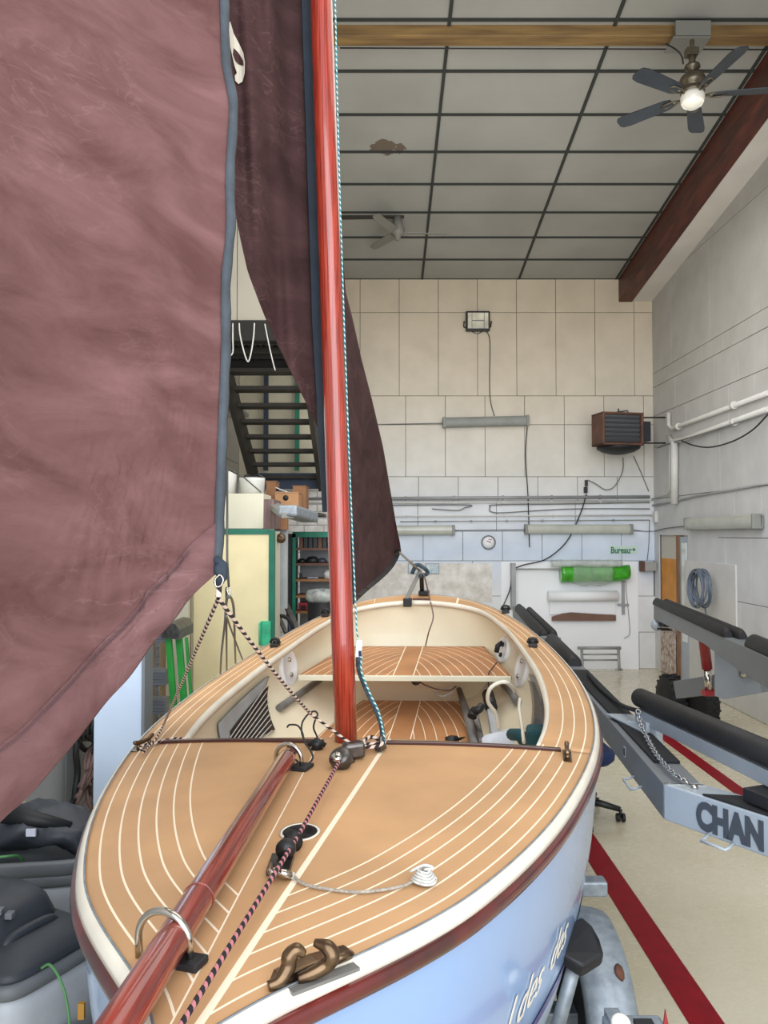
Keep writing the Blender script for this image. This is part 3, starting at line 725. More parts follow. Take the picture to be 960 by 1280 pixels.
# ================================================================== STAIRS AND LANDING (left rear)
t = thing('staircase', (-1.4, 10.8, 2.7), 'dark open-tread metal staircase seen from below on the left', 'staircase')
S0, S1 = at(287, 436, 8.5), at(330, 590, 10.8)
S0b, S1b = at(300, 436, 8.5), at(330, 590, 10.8)
sx0, sx1 = at(318,560,10.4).x-.05, at(396,560,10.4).x+.03
def stp(f, x): return V((x, 8.5+(10.85-8.5)*f, 4.06+(2.72-4.06)*f))
for x, nm in ((sx0, 'stringer'), (sx1, 'stringer')):
    bm = BM(); beam(bm, stp(-.05, x)+V((0,0,.12)), stp(1, x)+V((0,0,.14)), .06, .34); obj(nm, bm, 'stair_dark', t)
for i in range(9):
    f = (i+.3)/8.6; c = stp(f, (sx0+sx1)/2); bm = BM(); box(bm, c, (sx1-sx0-.06,.24,.045)); obj('tread', bm, 'stair_dark', t, bevel=.004)
bm = BM(); box(bm, V(((sx0+sx1)/2, 10.85, 2.72)), (sx1-sx0, .1, .22)); obj('bottom_beam', bm, 'stair_blue', t, label='dark blue beam across the foot of the stairs')
bm = BM()
for i_ in range(4):
    for j_ in range(3): box2(bm, (XL+.0+i_*.34+.003, 7.62, at(300,408,7.6).z+.06+j_*1.0), (XL+.34+i_*.34-.003, 7.68, at(300,408,7.6).z+1.054+j_*1.0))
struct('wall_upper_left', bm, 'partition_beige', bevel=.003)
t = thing('landing', (-1.6, 8.2, 4.1), 'dark slatted landing floor seen from below at top of stairs', 'landing')
Ya, Yb_ = 7.6, at(0,0,1).y*0+8.9
zl = at(300, 408, Ya).z
bm = BM(); 
for i in range(26): box(bm, V((XL+.05+i*.06, (Ya+8.9)/2, zl-.02)), (.025, 8.9-Ya, .07))
obj('slats', bm, 'grille_dark', t)
bm = BM(); box2(bm, (XL, Ya, zl+.02), (-.6, 8.9, zl+.05)); obj('floor_plate', bm, 'vac_black', t)
for y in (Ya+.02, 8.9): bm = BM(); box2(bm, (XL, y-.03, zl-.14), (-.6, y+.03, zl+.06)); obj('edge_beam', bm, 'grille_dark', t)
for i in range(3): bm = BM(); box2(bm, (XL, Ya+.3+.33*i, zl-.1), (-.6, Ya+.34+.33*i, zl-.06)); obj('cross_bar', bm, 'grille_dark', t)
rope('hanging_rope', smoothpath([at(a,b,7.5) for a,b in ((299,404),(300,418),(305,440),(310,452),(314,440),(317,420),(318,404))],6), .007, 'rope_white', 'white cord hanging in a U-shaped loop below the landing', 'cord', n=6)
rope('hanging_rope', smoothpath([at(a,b,7.5) for a,b in ((331,405),(336,430),(341,452),(344,463))],6), .006, 'rope_white', 'straight white cord hanging under the landing near the dark sail', 'cord', n=6)
rope('hanging_rope', smoothpath([at(a,b,7.5) for a,b in ((291,404),(291,425),(291,440),(287,446))],6), .007, 'rope_white', 'white cord hanging under the landing beside the blue sail tape', 'cord', n=6)
for px_, m_, lab in ((332.5,'stair_blue','dark blue upright post behind the stair treads'),(371.5,'green_frame','green upright post behind the stair treads')):
    bm = BM(); p0 = at(px_,463,11.1); box2(bm, (p0.x-.03, 11.08, at(0,588,11.1).z), (p0.x+.03, 11.16, p0.z+.2)); one('upright_post', bm, m_, lab, 'post')
m = mat('stair_back', (214,206,182), .8, var=.1, vs=3)
bm = BM(); box2(bm, (XL+.02, YB-.03, 2.75), (-.9, YB-.015, 4.4)); struct('trim_9', bm, 'stair_back')
# wall bracket shelf and pipe at far left wall
bm = BM(); box(bm, onx(296,512,XL+.1), (.14,1.1,.05)); one('wall_shelf', bm, 'pipe_grey', 'short grey ledge on the left wall beside the staircase', 'shelf', bevel=.005)
bm = BM(); p = at(300,520,9.6); cyl(bm, V((XL+.05,9.4,at(0,520,9.4).z)), V((XL+.05,9.4,1.9)), .02); one('pipe', bm, 'pipe_white', 'thin white pipe running down the left wall by the stairs', 'pipe')
# ================================================================== LEFT SIDE STORAGE
CY = 6.6
def fr(name, x0, y0, x1, y1, Y, d, m, parent=None, **k):
    bm = BM(); a = at(x0, y1, Y); b = at(x1, y0, Y); box2(bm, (a.x, Y, a.z), (b.x, Y+d, b.z))
    return (obj(name, bm, m, parent, **k) if parent else bm)
t = thing('tall_cupboard', at(295,760,CY+.3).xy.to_3d(), 'pale yellow cupboard door panel with green frame beside the boat', 'cupboard')
def zz(py, Y): return at(0, py, Y).z
def xx(px, Y): return at(px, 0, Y).x
x0, x1 = xx(243,CY), xx(346,CY)
bm = BM(); box2(bm, (x0, CY+.03, .02), (x1-.02, CY+.5, zz(664,CY))); obj('carcass', bm, 'cream_box', t)
bm = BM(); box2(bm, (x0+.03, CY-.01, .1), (xx(339,CY), CY+.03, zz(668,CY))); dp = obj('door_panel', bm, 'door_yellow', t)
bm = BM(); box2(bm, (x0+.03, CY-.02, zz(668,CY)), (xx(339,CY)-.001, CY+.028, zz(661.5,CY))); box2(bm, (xx(339,CY), CY-.02, .02), (x1, CY+.04, zz(662,CY))); obj('door_frame', bm, 'green_frame', t)
bm = BM(); box2(bm, (xx(330,CY), CY-.035, zz(806,CY)), (xx(342,CY), CY-.008, zz(776,CY))); lk = obj('lock_plate', bm, 'green_light', dp)
bm = BM(); c = V((xx(330,CY), CY-.04, zz(791,CY))); tube(bm, [c+V((0,0,.09)), c+V((0,-.05,.09)), c+V((0,-.05,-.09)), c+V((0,0,-.09))], .009, 8); obj('handle', bm, 'green_light', dp)
# green post to the left, with a white jamb
bm = BM(); box2(bm, (xx(226,CY), CY-.05, .0), (xx(236.5,CY), CY+.03, zz(700,CY))); one('door_post', bm, 'green_frame', 'green upright post behind the green ladder', 'post')
bm = BM(); box2(bm, (xx(236.5,CY), CY, 0), (xx(243,CY)-.005, CY+.05, zz(700,CY))); one('door_jamb', bm, 'cream_gel', 'narrow cream upright strip right of the green post', 'post')
# cream box on top
x0, x1 = xx(276,CY), xx(332,CY)
t = thing('storage_box', V((-1.2,CY+.3,zz(661,CY))), 'large cream box on top of the yellow cupboard', 'box')
bm = BM(); box2(bm, (x0, CY, zz(661,CY)), (x1, CY+.45, zz(617,CY))); obj('box_body', bm, 'cream_box', t, bevel=.006)
bm = BM(); box2(bm, (x1+.003, CY+.01, zz(661,CY)), (xx(344.5,CY), CY+.46, zz(624,CY))); obj('side_panel', bm, 'panel_pink', t)
# bucket
Y = CY+.35; t = thing('bucket', at(318,618,Y), 'white plastic tub standing on top of the cream box', 'bucket')
z0 = zz(617,CY)+.002; c = V((xx(318,Y),Y,z0))
bm = BM(); lathe(bm, c, [(0,0),(.105,0),(.115,.13),(.118,.155),(.11,.155),(.1,.14),(.1,.02),(0,.02)], 28); obj('tub', bm, 'bucket_white', t)
bm = BM(); tube(bm, smoothpath([c+V((-.1,0,.15)), c+V((-.04,-.03,.18)), c+V((.0,.02,.165)), c+V((.05,0,.185)), c+V((.12,0,.15))],5), .01, 6); box(bm, c+V((.0,0,.158)), (.14,.1,.02)); obj('tool', bm, 'black_plastic', t)
# second white container further left
bm = BM(); c = V((xx(283,Y),Y,z0)); lathe(bm, c, [(0,0),(.11,0),(.115,.2),(.1,.215),(0,.215)], 28); one('bucket', bm, 'bucket_white', 'white drum beside the blue sail tape on the cream box', 'bucket')
# shelf with cardboard boxes
SY = 7.6; zsh = zz(641,SY)
bm = BM(); box2(bm, (xx(330,SY), SY-.05, zsh-.03), (xx(402,SY), SY+.75, zsh)); one('wall_shelf', bm, 'stair_dark', 'dark high shelf carrying the cardboard boxes', 'shelf')
def carton(x0, x1, yt, Y, d, m, lab, hole=False, zb=None, rot=0):
    a = V((xx(x0,Y), Y, (zb if zb is not None else zsh))); b = V((xx(x1,Y), Y+d, zz(yt,Y)))
    t = thing('cardboard_box', (a+b)/2*1.0, lab, 'box'); t.location.z = a.z
    bm = BM(); c = (a+b)/2; box(bm, c, (b.x-a.x, d, b.z-a.z), Matrix.Rotation(R(rot),3,'Z')); obj('box_body', bm, m, t, bevel=.003)
    bm = BM(); box(bm, V((c.x, c.y, b.z+.004)), (b.x-a.x+.01, d+.01, .008), Matrix.Rotation(R(rot),3,'Z')); obj('top_flap', bm, m, t)
    if hole: bm = BM(); lathe(bm, V((c.x-.01, a.y-.001, b.z-.05)), [(.028,0),(.028,.002),(0,.002)], 16, axis=V((0,-1,0))); obj('hand_hole', bm, 'vac_black', t)
    return t
carton(346, 375, 616, SY, .3, 'cardboard', 'front cardboard box with a hand hole on the high shelf', True)
carton(335, 347, 602, SY+.36, .28, 'cardboard_dark', 'brown cardboard box behind left, tallest on the high shelf')
carton(368, 384, 608, SY+.38, .3, 'cardboard_dark', 'brown cardboard box at the right rear of the high shelf')
bm = BM()
for i in range(5): box(bm, V((xx(362,SY+.45)+random.uniform(-.06,.06), SY+.45, zsh+.12+i*.03)), (.18,.2,.006), Matrix.Rotation(random.uniform(-.4,.4),3,'Y') @ Matrix.Rotation(random.uniform(-.6,.6),3,'Z'))
one('crumpled_packing', bm, 'paper_white', 'crumpled white packing between the cardboard boxes', 'packing')
# hanging strip light in front
p0, p1 = at(334,620,5.6), at(386,645,7.9)
p0, p1 = at(331,617,7.2), at(384,643,6.4)
t = thing('strip_light', p0.lerp(p1,.5), 'grey hanging strip light pointing out beside the cardboard boxes', 'light fixture')
a_, b_ = at(332,622,7.5), at(366,642,5.7)
bm = BM(); e0, e1 = at(334,624,7.3), at(360,640,5.9)
beam(bm, e0, e1, .10, .05); obj('arm', bm, 'lamp_body', t, bevel=.005)
bm = BM(); beam(bm, at(359,631,5.9), at(387,640,6.5), .16, .09); obj('housing', bm, 'galvanised', t, bevel=.02)
rope('wire', [at(278,583,4.6), at(305,597,6), at(334,622,7.3)], .006, 'wire', 'thin grey wire sloping down from the blue sail tape to the shelf', 'wire', n=6)
# dark bracket and bell lamp under the shelf
bm = BM(); box2(bm, (xx(346,CY+.6), CY+.55, zz(760,CY+.6)), (xx(362,CY+.6), CY+.62, zz(640,CY+.6))); one('partition_panel', bm, 'locker_grey', 'narrow grey upright panel right of the yellow cupboard', 'panel')
bm = BM(); box2(bm, (xx(350,CY+.5), CY+.45, zz(662,CY+.5)), (xx(362,CY+.5), CY+.54, zz(638,CY+.5))); one('bracket', bm, 'cardboard_dark', 'brown wooden block under the high shelf', 'bracket')
bm = BM(); lathe(bm, at(351,673,CY+.3), [(.0,.02),(.03,.03),(.045,0),(.04,-.01),(.02,-.015),(0,-.02)], 24, axis=V((.3,-1,.1)).normalized()); one('wall_bell', bm, 'bronze', 'small brass bell-shaped knob beside the green frame', 'bell')
# green framed shelving
GY2 = 8.4; t = thing('shelving_unit', V((-.85,GY2,0)), 'open green-framed shelving unit left of the mast', 'shelving')
x0, x1 = xx(372,GY2), xx(430,GY2); zt = zz(667,GY2)
for (a, b) in ((x0-.035, x0), (x1, x1+.035)): bm = BM(); box2(bm, (a, GY2-.03, 0), (b, GY2+.03, zt)); obj('upright', bm, 'green_frame', t)
bm = BM(); box2(bm, (x0-.035, GY2-.03, zt-.04), (x1+.035, GY2+.03, zt+.02)); obj('top_rail', bm, 'green_frame', t)
bm = BM(); box2(bm, (x0-.09, GY2, 0), (x0-.02, GY2+.4, zt)); obj('side_panel', bm, 'dark_metal', t)
bm = BM(); box2(bm, (x0, GY2+.4, 0), (x1, GY2+.42, zt)); obj('back_panel', bm, 'locker_grey', t)
sh = [685, 704, 724, 744.5, 764]
for y in sh: bm = BM(); box2(bm, (x0, GY2, zz(y,GY2)-.025), (x1, GY2+.4, zz(y,GY2))); obj('shelf', bm, 'cardboard_dark' if y > 710 else 'heater_brown', t)
for i in range(9):
    bm = BM(); x = x0+.03+i*.052; h = .13+.02*(i % 3); box2(bm, (x, GY2+.03, zz(685,GY2)+.001), (x+.042, GY2+.28, zz(685,GY2)+h)); one('binder', bm, 'black_plastic' if i % 4 else 'heater_brown', ['dark binder standing on the top shelf of the green-framed unit','brown binder standing on the top shelf of the green-framed unit'][i % 4 == 0], 'binder', group='dark binders on the top shelf' if i % 4 else 'brown binders on the top shelf')
for i, (px_, s_, m_, lab) in enumerate(((379,.04,'black_plastic','small black bundle at the left end of the second shelf'),(392,.06,'vac_black','larger dark bundle in the middle of the second shelf'),(404,.045,'vac_dark','dark grey bundle on the second shelf beside the mast'))):
    bm = BM(); lathe(bm, V((xx(px_,GY2+.1),GY2+.12,zz(704,GY2)+.001)), [(0,0),(s_*1.2,0),(s_*1.3,s_*.5),(s_*.7,s_*1.1),(0,s_*1.2)], 14); one('bundle', bm, m_, lab, 'bundle')
bm = BM(); lathe(bm, V((xx(411,GY2+.1),GY2+.12,zz(724,GY2)+.001)), [(0,0),(.045,0),(.05,.06),(.03,.09),(0,.1)], 20); one('white_pot', bm, 'bucket_white', 'small white pot on the third shelf beside the mast', 'pot')
bm = BM(); box(bm, V((xx(393,GY2+.1),GY2+.1,zz(724,GY2)+.014)), (.12,.1,.025)); one('tray', bm, 'aluminium', 'small shiny tray on the third shelf', 'tray', bevel=.004)
bm = BM(); box(bm, V((xx(378,GY2+.1),GY2+.1,zz(724,GY2)+.03)), (.03,.05,.055)); one('small_tin', bm, 'black_plastic', 'small black tin at the left of the third shelf', 'tin', bevel=.004)
t = thing('tool_case', V((xx(382,GY2),GY2+.1,zz(764,GY2))), 'small red and black tool case on the lowest visible shelf', 'tool case')
c = V((xx(382,GY2+.1),GY2+.1,zz(764,GY2)+.045)); bm = BM(); box(bm, c, (.11,.14,.085)); obj('case_body', bm, 'red_paint', t, bevel=.008)
bm = BM(); box(bm, c+V((0,-.072,-.01)), (.06,.006,.05)); obj('case_front', bm, 'black_plastic', t)
# bucket with plastic bag
t = thing('bin', V((xx(404,7.9),7.9,0)), 'dark bin with a crumpled clear plastic bag hanging over it', 'bin')
c = V((xx(404,7.9),7.9,0)); bm = BM(); lathe(bm, c, [(0,0),(.12,0),(.15,zz(752,7.9)),(.14,zz(752,7.9)),(0,zz(770,7.9))], 24); obj('tub', bm, 'vac_black', t)
bm = BM(); rr = []
for r_, h in ((.13,752),(.165,748),(.175,742),(.14,738),(.05,737)):
    rr.append([c+V(((r_+.015*sin(5*a+h))*cos(a), (r_+.015*cos(7*a))*sin(a), zz(h,7.9)+.01*sin(6*a))) for a in [2*pi*k/28 for k in range(28)]])
loft(bm, rr, smooth=True); obj('plastic_bag', bm, 'clear_film', t)
# folded dark trolley leaning
t = thing('folded_trolley', V((-.95,7.4,0)), 'folded black trolley leaning in front of the green-framed shelves', 'trolley')
bm = BM(); beam(bm, at(357,752,7.5), at(374,790,7.2), .05, .03); beam(bm, at(357,752,7.5)+V((-.12,0,0)), at(374,790,7.2)+V((-.12,0,0)), .03, .03); obj('side_rail', bm, 'steel_dark', t)
bm = BM(); P = [at(357,752,7.52), at(374,790,7.22), at(362,790,7.22), at(358,772,7.4)]; prism(bm, P, (0,.02,0)); obj('deck_plate', bm, 'stair_blue', t)
bm = BM(); pts = [at(366,786,7.1)+V((.12*cos(a)-.12, 0, .12*sin(a))) for a in [2*pi*k/20 for k in range(21)]]; tube(bm, pts, .018, 8); obj('wheel', bm, 'tyre', t)
bm = BM(); beam(bm, at(374,788,7.2), V((at(374,788,7.2).x+.05,7.2,0)), .04, .03); obj('leg', bm, 'steel_dark', t)

# light blue wall pier
PY = 4.3
bm = BM(); box2(bm, (xx(126,PY), PY, 0), (xx(184.5,PY), PY+.12, 3.4)); struct('wall_pier', bm, 'wall_blue', bevel=.004)
bm = BM(); box2(bm, (xx(184.5,PY)+.001, PY-.012, 0), (xx(188.5,PY), PY+.14, 3.4)); one('edge_strip', bm, 'trailer_grey', 'grey metal edge strip on the pale blue wall pier', 'strip')
# step ladder
LY = 4.9; t = thing('step_ladder', V((xx(210,LY),LY,0)), 'green step ladder with ribbed aluminium treads', 'ladder')
for (xa, xb, dy, yt) in ((211, 218, 0, 783), (221, 228.5, .05, 786), (231, 234, .1, 800)):
    bm = BM(); zt = zz(yt, LY)
    prism(bm, [V((xx(xa,LY),LY+dy,zt)), V((xx(xb,LY),LY+dy,zt)), V((xx(xb,LY)+.12,LY+dy,0)), V((xx(xa,LY)+.12,LY+dy,0))], (0,.03,0)); obj('side_rail', bm, 'green_ladder', t)
bm = BM(); prism(bm, [V((xx(184,LY),LY+.3,zz(790,LY))), V((xx(188,LY),LY+.3,zz(790,LY))), V((xx(188,LY),LY+.3,0)), V((xx(184,LY),LY+.3,0))], (0,.03,0)); obj('side_rail', bm, 'aluminium', t)
zt = zz(783,LY)
bm = BM(); rr = []
for y_ in (LY-.03, LY+.32): rr.append([V((xx(212,LY)+a, y_, zt+b)) for a, b in ((-.01,-.07),(-.01,.0),(.03,.025),(.07,.02),(.1,-.02),(.1,-.08))])
loft(bm, rr); obj('top_cap', bm, 'steel_dark', t)
for y0, y1 in ((784,803),(838,857),(874,893),(930,947)):
    bm = BM(); x_a = xx(186 if y0 > 800 else 190,LY); a, b = zz(y1,LY), zz(y0,LY)
    box2(bm, (x_a, LY+.0, a), (xx(213,LY), LY+.1, b)); 
    for k in range(5): box2(bm, (x_a, LY-.006, a+(b-a)*(k+.2)/5), (xx(213,LY), LY, a+(b-a)*(k+.6)/5))
    obj('tread', bm, 'aluminium', t)
# timber behind ladder
for (xa, xb, Y, lab) in ((198,211,5.6,'dark timber plank standing upright behind the ladder'),(189,197,5.7,'pale timber plank standing upright behind the ladder')):
    bm = BM(); box2(bm, (xx(xa,Y), Y, 0), (xx(xb,Y), Y+.06, zz(775,Y))); one('timber_plank', bm, 'timber_pale' if xa > 190 else 'door_wood', lab, 'plank', bevel=.004)
bm = BM(); Y = 5.9; box2(bm, (xx(180,Y), Y, 0), (xx(240,Y), Y+.04, 3)); one('partition_panel', bm, 'cream_box', 'pale panel standing behind the step ladder', 'panel')
# cables on left wall
WX = XL+.06
def onl(px, py, d=0): return onx(px, py, WX+d)
for pts, r, m, lab in (
    ([(124,884),(118,895),(108,905),(98,922),(95,940),(97,965),(94,990),(93,1010),(98,1024)], .022, 'cable_black', 'thick black cable hanging down the left wall'),
    ([(97,915),(100,930),(108,938),(117,932),(123,918),(124,895)], .018, 'cable_black', 'black cable loop high on the left wall beside the pier'),
    ([(90,1000),(91,1012),(98,1024),(104,1028),(101,1015)], .014, 'cable_black', 'short black cable end curling low on the left wall')):
    rope('cable', smoothpath([onx(a,b,WX+.03) for a,b in pts],6), r, m, lab, 'cable', n=8)
bm = BM()
for i in range(7):
    c = onx(112+2*i-6, 905+3*random.random(), WX+.05); pts = [c+V((.02*i, .12*cos(a), .1*sin(a)+.02*sin(3*a+i))) for a in [2*pi*k/16 for k in range(17)]]; tube(bm, pts, .014, 6)
one('cable_coil', bm, 'cable_black', 'bundle of black cable coiled on the left wall beside the pier', 'cable')
bm = BM()
for i in range(10):
    c = onx(114+random.uniform(-6,8), 965+random.uniform(-12,22), WX+.08); ph = random.random()*6
    pts = [c+V((.02*sin(2*a+ph), .16*cos(a), .13*sin(a+ph*.3))) for a in [ph+1.4*pi*k/14 for k in range(15)]]; tube(bm, pts, .012, 6)
one('strap_bundle', bm, 'panel_pink', 'tangled reddish-grey straps hanging on the left wall', 'straps')
bm = BM(); p = onx(113, 975, WX+.06); box(bm, p+V((.03,0,-.05)), (.06,.2,.16)); one('wall_hook_plate', bm, 'steel_dark', 'dark plate under the tangled straps on the left wall', 'plate', bevel=.01)
bm = BM(); Y = 5.2; p = onx(25,1010,XL+.06); cyl(bm, V((XL+.06,p.y,0)), V((XL+.06,p.y,2.0)), .035); one('pipe', bm, 'pipe_white', 'white drain pipe at the far left beside the vacuums', 'pipe')

# ------------------------------------------------------------------ vacuums
def vac(name, c, rx, ry, h, rot, lab, opentub=False, tp=.70):
    t = thing(name, c, lab, 'vacuum cleaner'); c = V(c)
    rg = lambda k, z, e=5: sring(c, rx*k, ry*k, c.z+z, e, 40, rot)
    bm = BM(); loft(bm, [rg(.86,.06), rg(.92,.08), rg(.95,h*.30), rg(.97,h*.36), rg(1.02,h*.37), rg(1.02,h*.40)], smooth=True); obj('tank', bm, 'vac_black', t)
    bm = BM(); loft(bm, [rg(.97,h*.401), rg(1.0,h*.42), rg(.99,h*(tp-.08)), rg(.93,h*tp)], smooth=True); bd = obj('motor_housing', bm, 'vac_grey', t)
    d = Matrix.Rotation(rot,3,'Z'); 
    for k in range(12):
        bm = BM(); p = c+d @ V((-.03+k*.011+.0, -ry-.0, h*.56)); box(bm, p, (.005,.014,h*.06), d); obj('vent_slot', bm, 'vac_black', bd)
    bm = BM(); loft(bm, [rg(1.0,h*(tp-.01)), rg(1.03,h*(tp+.01)), rg(1.03,h*(tp+.045)), rg(.96,h*(tp+.06))], smooth=True); obj('rim', bm, 'vac_rim', t)
    if opentub:
        bm = BM(); loft(bm, [rg(1.0,h*.74), rg(1.06,h*.77), rg(1.1,h*.82), rg(1.08,h*.83), rg(.99,h*.83), rg(.95,h*.79), rg(.2,h*.77)], smooth=True); obj('tray', bm, 'vac_rim', t)
    else:
        bm = BM(); loft(bm, [rg(.95,h*(tp+.05)), rg(.98,h*(tp+.08)), rg(.9,h*.94), rg(.72,h*.985), rg(.3,h)], smooth=True); ld = obj('lid', bm, 'vac_dark', t)
        bm = BM(); 
        for a, b in ((-.3,.25),(.28,.2)): tube(bm, smoothpath([c+d @ V((rx*a,-ry*.5,h*.96)), c+d @ V((rx*a,-ry*.3,h*1.0)), c+d @ V((rx*a,ry*.3,h*1.0)), c+d @ V((rx*a,ry*.5,h*.96))],5), .02, 8)
        obj('carry_handle', bm, 'vac_dark', ld)
    for sx in (-1, 1):
        bm = BM(); box(bm, c+d @ V((sx*rx*1.0,0,h*.40)), (.03,.09,.10), d); obj('latch', bm, 'vac_dark', t, bevel=.008)
        for sy in (-1, 1):
            bm = BM(); q = c+d @ V((sx*rx*.7, sy*ry*.7, .04)); cyl(bm, q-d @ V((.015,0,0)), q+d @ V((.015,0,0)), .04); obj('wheel', bm, 'tyre', t)
    return t
v1 = vac('vacuum_cleaner', (-1.50, 3.42, 0), .27, .24, .78, R(8), 'grey and white vacuum with dark tools piled in its open tray', True)
# dark tools / bag in the tray
vc = V(v1.location); t = thing('tool_bag', vc+V((0,0,.66)), 'crumpled black tool bag lying in the tray of the rear vacuum', 'bag')
bm = BM(); rr = []
for i in range(15):
    f = i/14; x = vc.x-.2+.42*f; rr.append([V((x+.02*sin(9*a), vc.y-.02+(.14+.02*sin(5*f*3+a*3))*cos(a), .675+.05*sin(pi*f)+(.055+.02*sin(11*f+4*a)+.03*sin(pi*f))*sin(a))) for a in [2*pi*k/18 for k in range(18)]])
loft(bm, rr, smooth=True); obj('bag_body', bm, 'vac_dark', t)
bm = BM(); tube(bm, [vc+V((-.12,-.1,.80)), vc+V((.0,-.12,.78)), vc+V((.16,-.1,.74))], [.045,.035,.02], 12); obj('nozzle', bm, 'vac_black', t)
bm = BM(); box(bm, vc+V((.02,-.165,.74)), (.04,.01,.03)); obj('tag', bm, 'label_paper', t)
v2 = vac('vacuum_cleaner', (-1.25, 2.66, 0), .22, .21, .66, R(-28), 'dark grey vacuum with a tall sloping head at the lower left corner', tp=.84)
vc = V(v2.location)
d = Matrix.Rotation(R(-28),3,'Z')
bm = BM(); rr = []
for k, (z, s, sh_) in enumerate(((.58,.95,0),(.62,1.0,.0),(.71,.92,-.03),(.745,.8,-.05),(.76,.5,-.06))): rr.append(sring((vc.x-.1+sh_, vc.y+.03), .18*s, .18*s, z, 4, 32, R(-20)))
loft(bm, rr, smooth=True); obj('cable_head', bm, 'vac_dark', v2)
for k in range(3): bm = BM(); box(bm, vc+V((-.06+.035*k,-.08,.755-.012*k)), (.025,.03,.02)); obj('switch_button', bm, 'vac_rim', v2, bevel=.004)
bm = BM(); box(bm, vc+V((-.19,-.15,.72)), (.08,.06,.004), Matrix.Rotation(R(35),3,'X')); obj('care_label', bm, 'label_paper', v2)
bm = BM(); cyl(bm, vc+V((.2,-.12,.34)), vc+V((.3,-.16,.34)), .05); cyl(bm, vc+V((.3,-.16,.34)), vc+V((.36,-.18,.34)), .06); obj('hose_port', bm, 'vac_dark', v2)
bm = BM(); tube(bm, smoothpath([vc+V((.36,-.18,.34)), vc+V((.45,-.2,.28)), vc+V((.5,-.1,.1)), vc+V((.42,.05,.03)), vc+V((.25,.3,.03))],8), .035, 12); one('vacuum_hose', bm, 'vac_black', 'black vacuum hose lying on the floor beside the front vacuum', 'hose')
bm = BM(); tube(bm, smoothpath([at(52,1210,2.45),at(62,1206,2.43),at(74,1222,2.4),at(83,1250,2.38),at(87,1285,2.36),at(88,1330,2.34),V((at(88,1330,2.34).x,2.36,.01))],7), .0042, 8); one('power_cord', bm, 'cord_green', 'pale green power cord draped over the front vacuum', 'cord')
rope('power_cord', smoothpath([at(-20,1073,3.2),at(5,1071,3.2),at(22,1070,3.25),at(30,1078,3.3)],6), .006, 'cord_green', 'pale green cord end reaching into the rear vacuum tray', 'cord')
bm = BM(); c = V((-.98,3.0,0)); loft(bm, [sring(c,.1,.14,.0), sring(c,.11,.15,.05), sring(c,.11,.15,.28), sring(c,.07,.1,.33)], smooth=True); one('battery_charger', bm, 'vac_black', 'small black appliance on the floor between vacuums and boat', 'appliance')
bm = BM(); box(bm, at(99,1268,2.5)+V((0,.02,0)), (.02,.015,.05)); one('amber_label', bm, 'label_amber', 'small amber labelled block beside the front vacuum', 'label')
# ================================================================== THE SAILING BOAT
AL, PI_, HE = .11859, .05664, -.01656
O0 = V((-.29965, 1.12468, CAMZ-.91132)); LB = 4.68099; CAM_C = .05082; SHR = (.17724,.17174,.03618)
KB = [0,.11246,.42787,.69105,.87985,.94169,.88182,.71137,.42907,0]
KI = [.53966,.71313,.75637,.70359,.59645,.41498,0]; LI = 4.49428; SI = 1.19255
AX = V((sin(AL)*cos(PI_), cos(AL)*cos(PI_), sin(PI_))); _r = V((cos(AL), -sin(AL), 0)); _u = _r.cross(AX)
RX = _r*cos(HE)-_u*sin(HE); UP = _u*cos(HE)+_r*sin(HE)
MB = Matrix((RX, AX, UP)).transposed()
def B(u, s, h=0): return O0+AX*s+RX*u+UP*h
def kint(t, k):
    n = len(k)-1; x = min(max(t*n, 0), n-1e-9); i = int(x); f = x-i
    p1, p2 = k[i], k[i+1]; p0 = k[i-1] if i > 0 else 2*p1-p2; p3 = k[i+2] if i < n-1 else 2*p2-p1
    return p1+.5*f*(p2-p0+f*(2*p0-5*p1+4*p2-p3+f*(3*(p1-p2)+p3-p0)))
def bo(s):
    t = min(max(s/LB, 0), 1); return max(0, kint(math.acos(1-2*t)/pi, KB))
def bi(s):
    t = min(max((s-SI)/(LI-SI), 0), 1); return max(0, kint(math.asin(t)*2/pi, KI))
def hs(s):
    t = s/LB-.5; a, b, c = SHR; return a*t*t*4+b*t*(t*t*4-1)+c*(t**4*16-t*t*4)
def hd(u, s):
    b = max(bo(s), .05); return hs(s)+CAM_C*min(1, max(0, 1-(u/b)**2))*b
def D(u, s, dh=0): return B(u, s, hd(u, s)+dh)
def dk(px, py, dh=0):
    d = ray(px, py); h = .1; cam = V((0,0,CAMZ))
    for _ in range(40):
        k = ((O0-cam).dot(UP)+h)/d.dot(UP); P = cam+d*k; q = P-O0; u, s = q.dot(RX), q.dot(AX); h = .5*h+.5*(hd(u, s)+dh)
    return u, s
def dkp(px, py, dh=0):
    u, s = dk(px, py, dh); return D(u, s, dh)
def onh(px, py, h):
    d = ray(px, py); k = ((O0-V((0,0,CAMZ))).dot(UP)+h)/d.dot(UP); P = V((0,0,CAMZ))+d*k; q = P-O0
    return q.dot(RX), q.dot(AX)
OUTL = []
for i in range(161):
    s = LB*(1-cos(pi*i/160))/2; OUTL.append((bo(s), s))
def edist(u, s):
    u = abs(u); best = 9
    for (a, b), (c, d) in zip(OUTL[:-1], OUTL[1:]):
        ex, ey = c-a, d-b; l = ex*ex+ey*ey
        t = min(1, max(0, ((u-a)*ex+(s-b)*ey)/l)) if l else 0
        q = (u-a-ex*t)**2+(s-b-ey*t)**2
        if q < best: best = q
    return math.sqrt(best)
def wpl(s): return .018+.0628*s
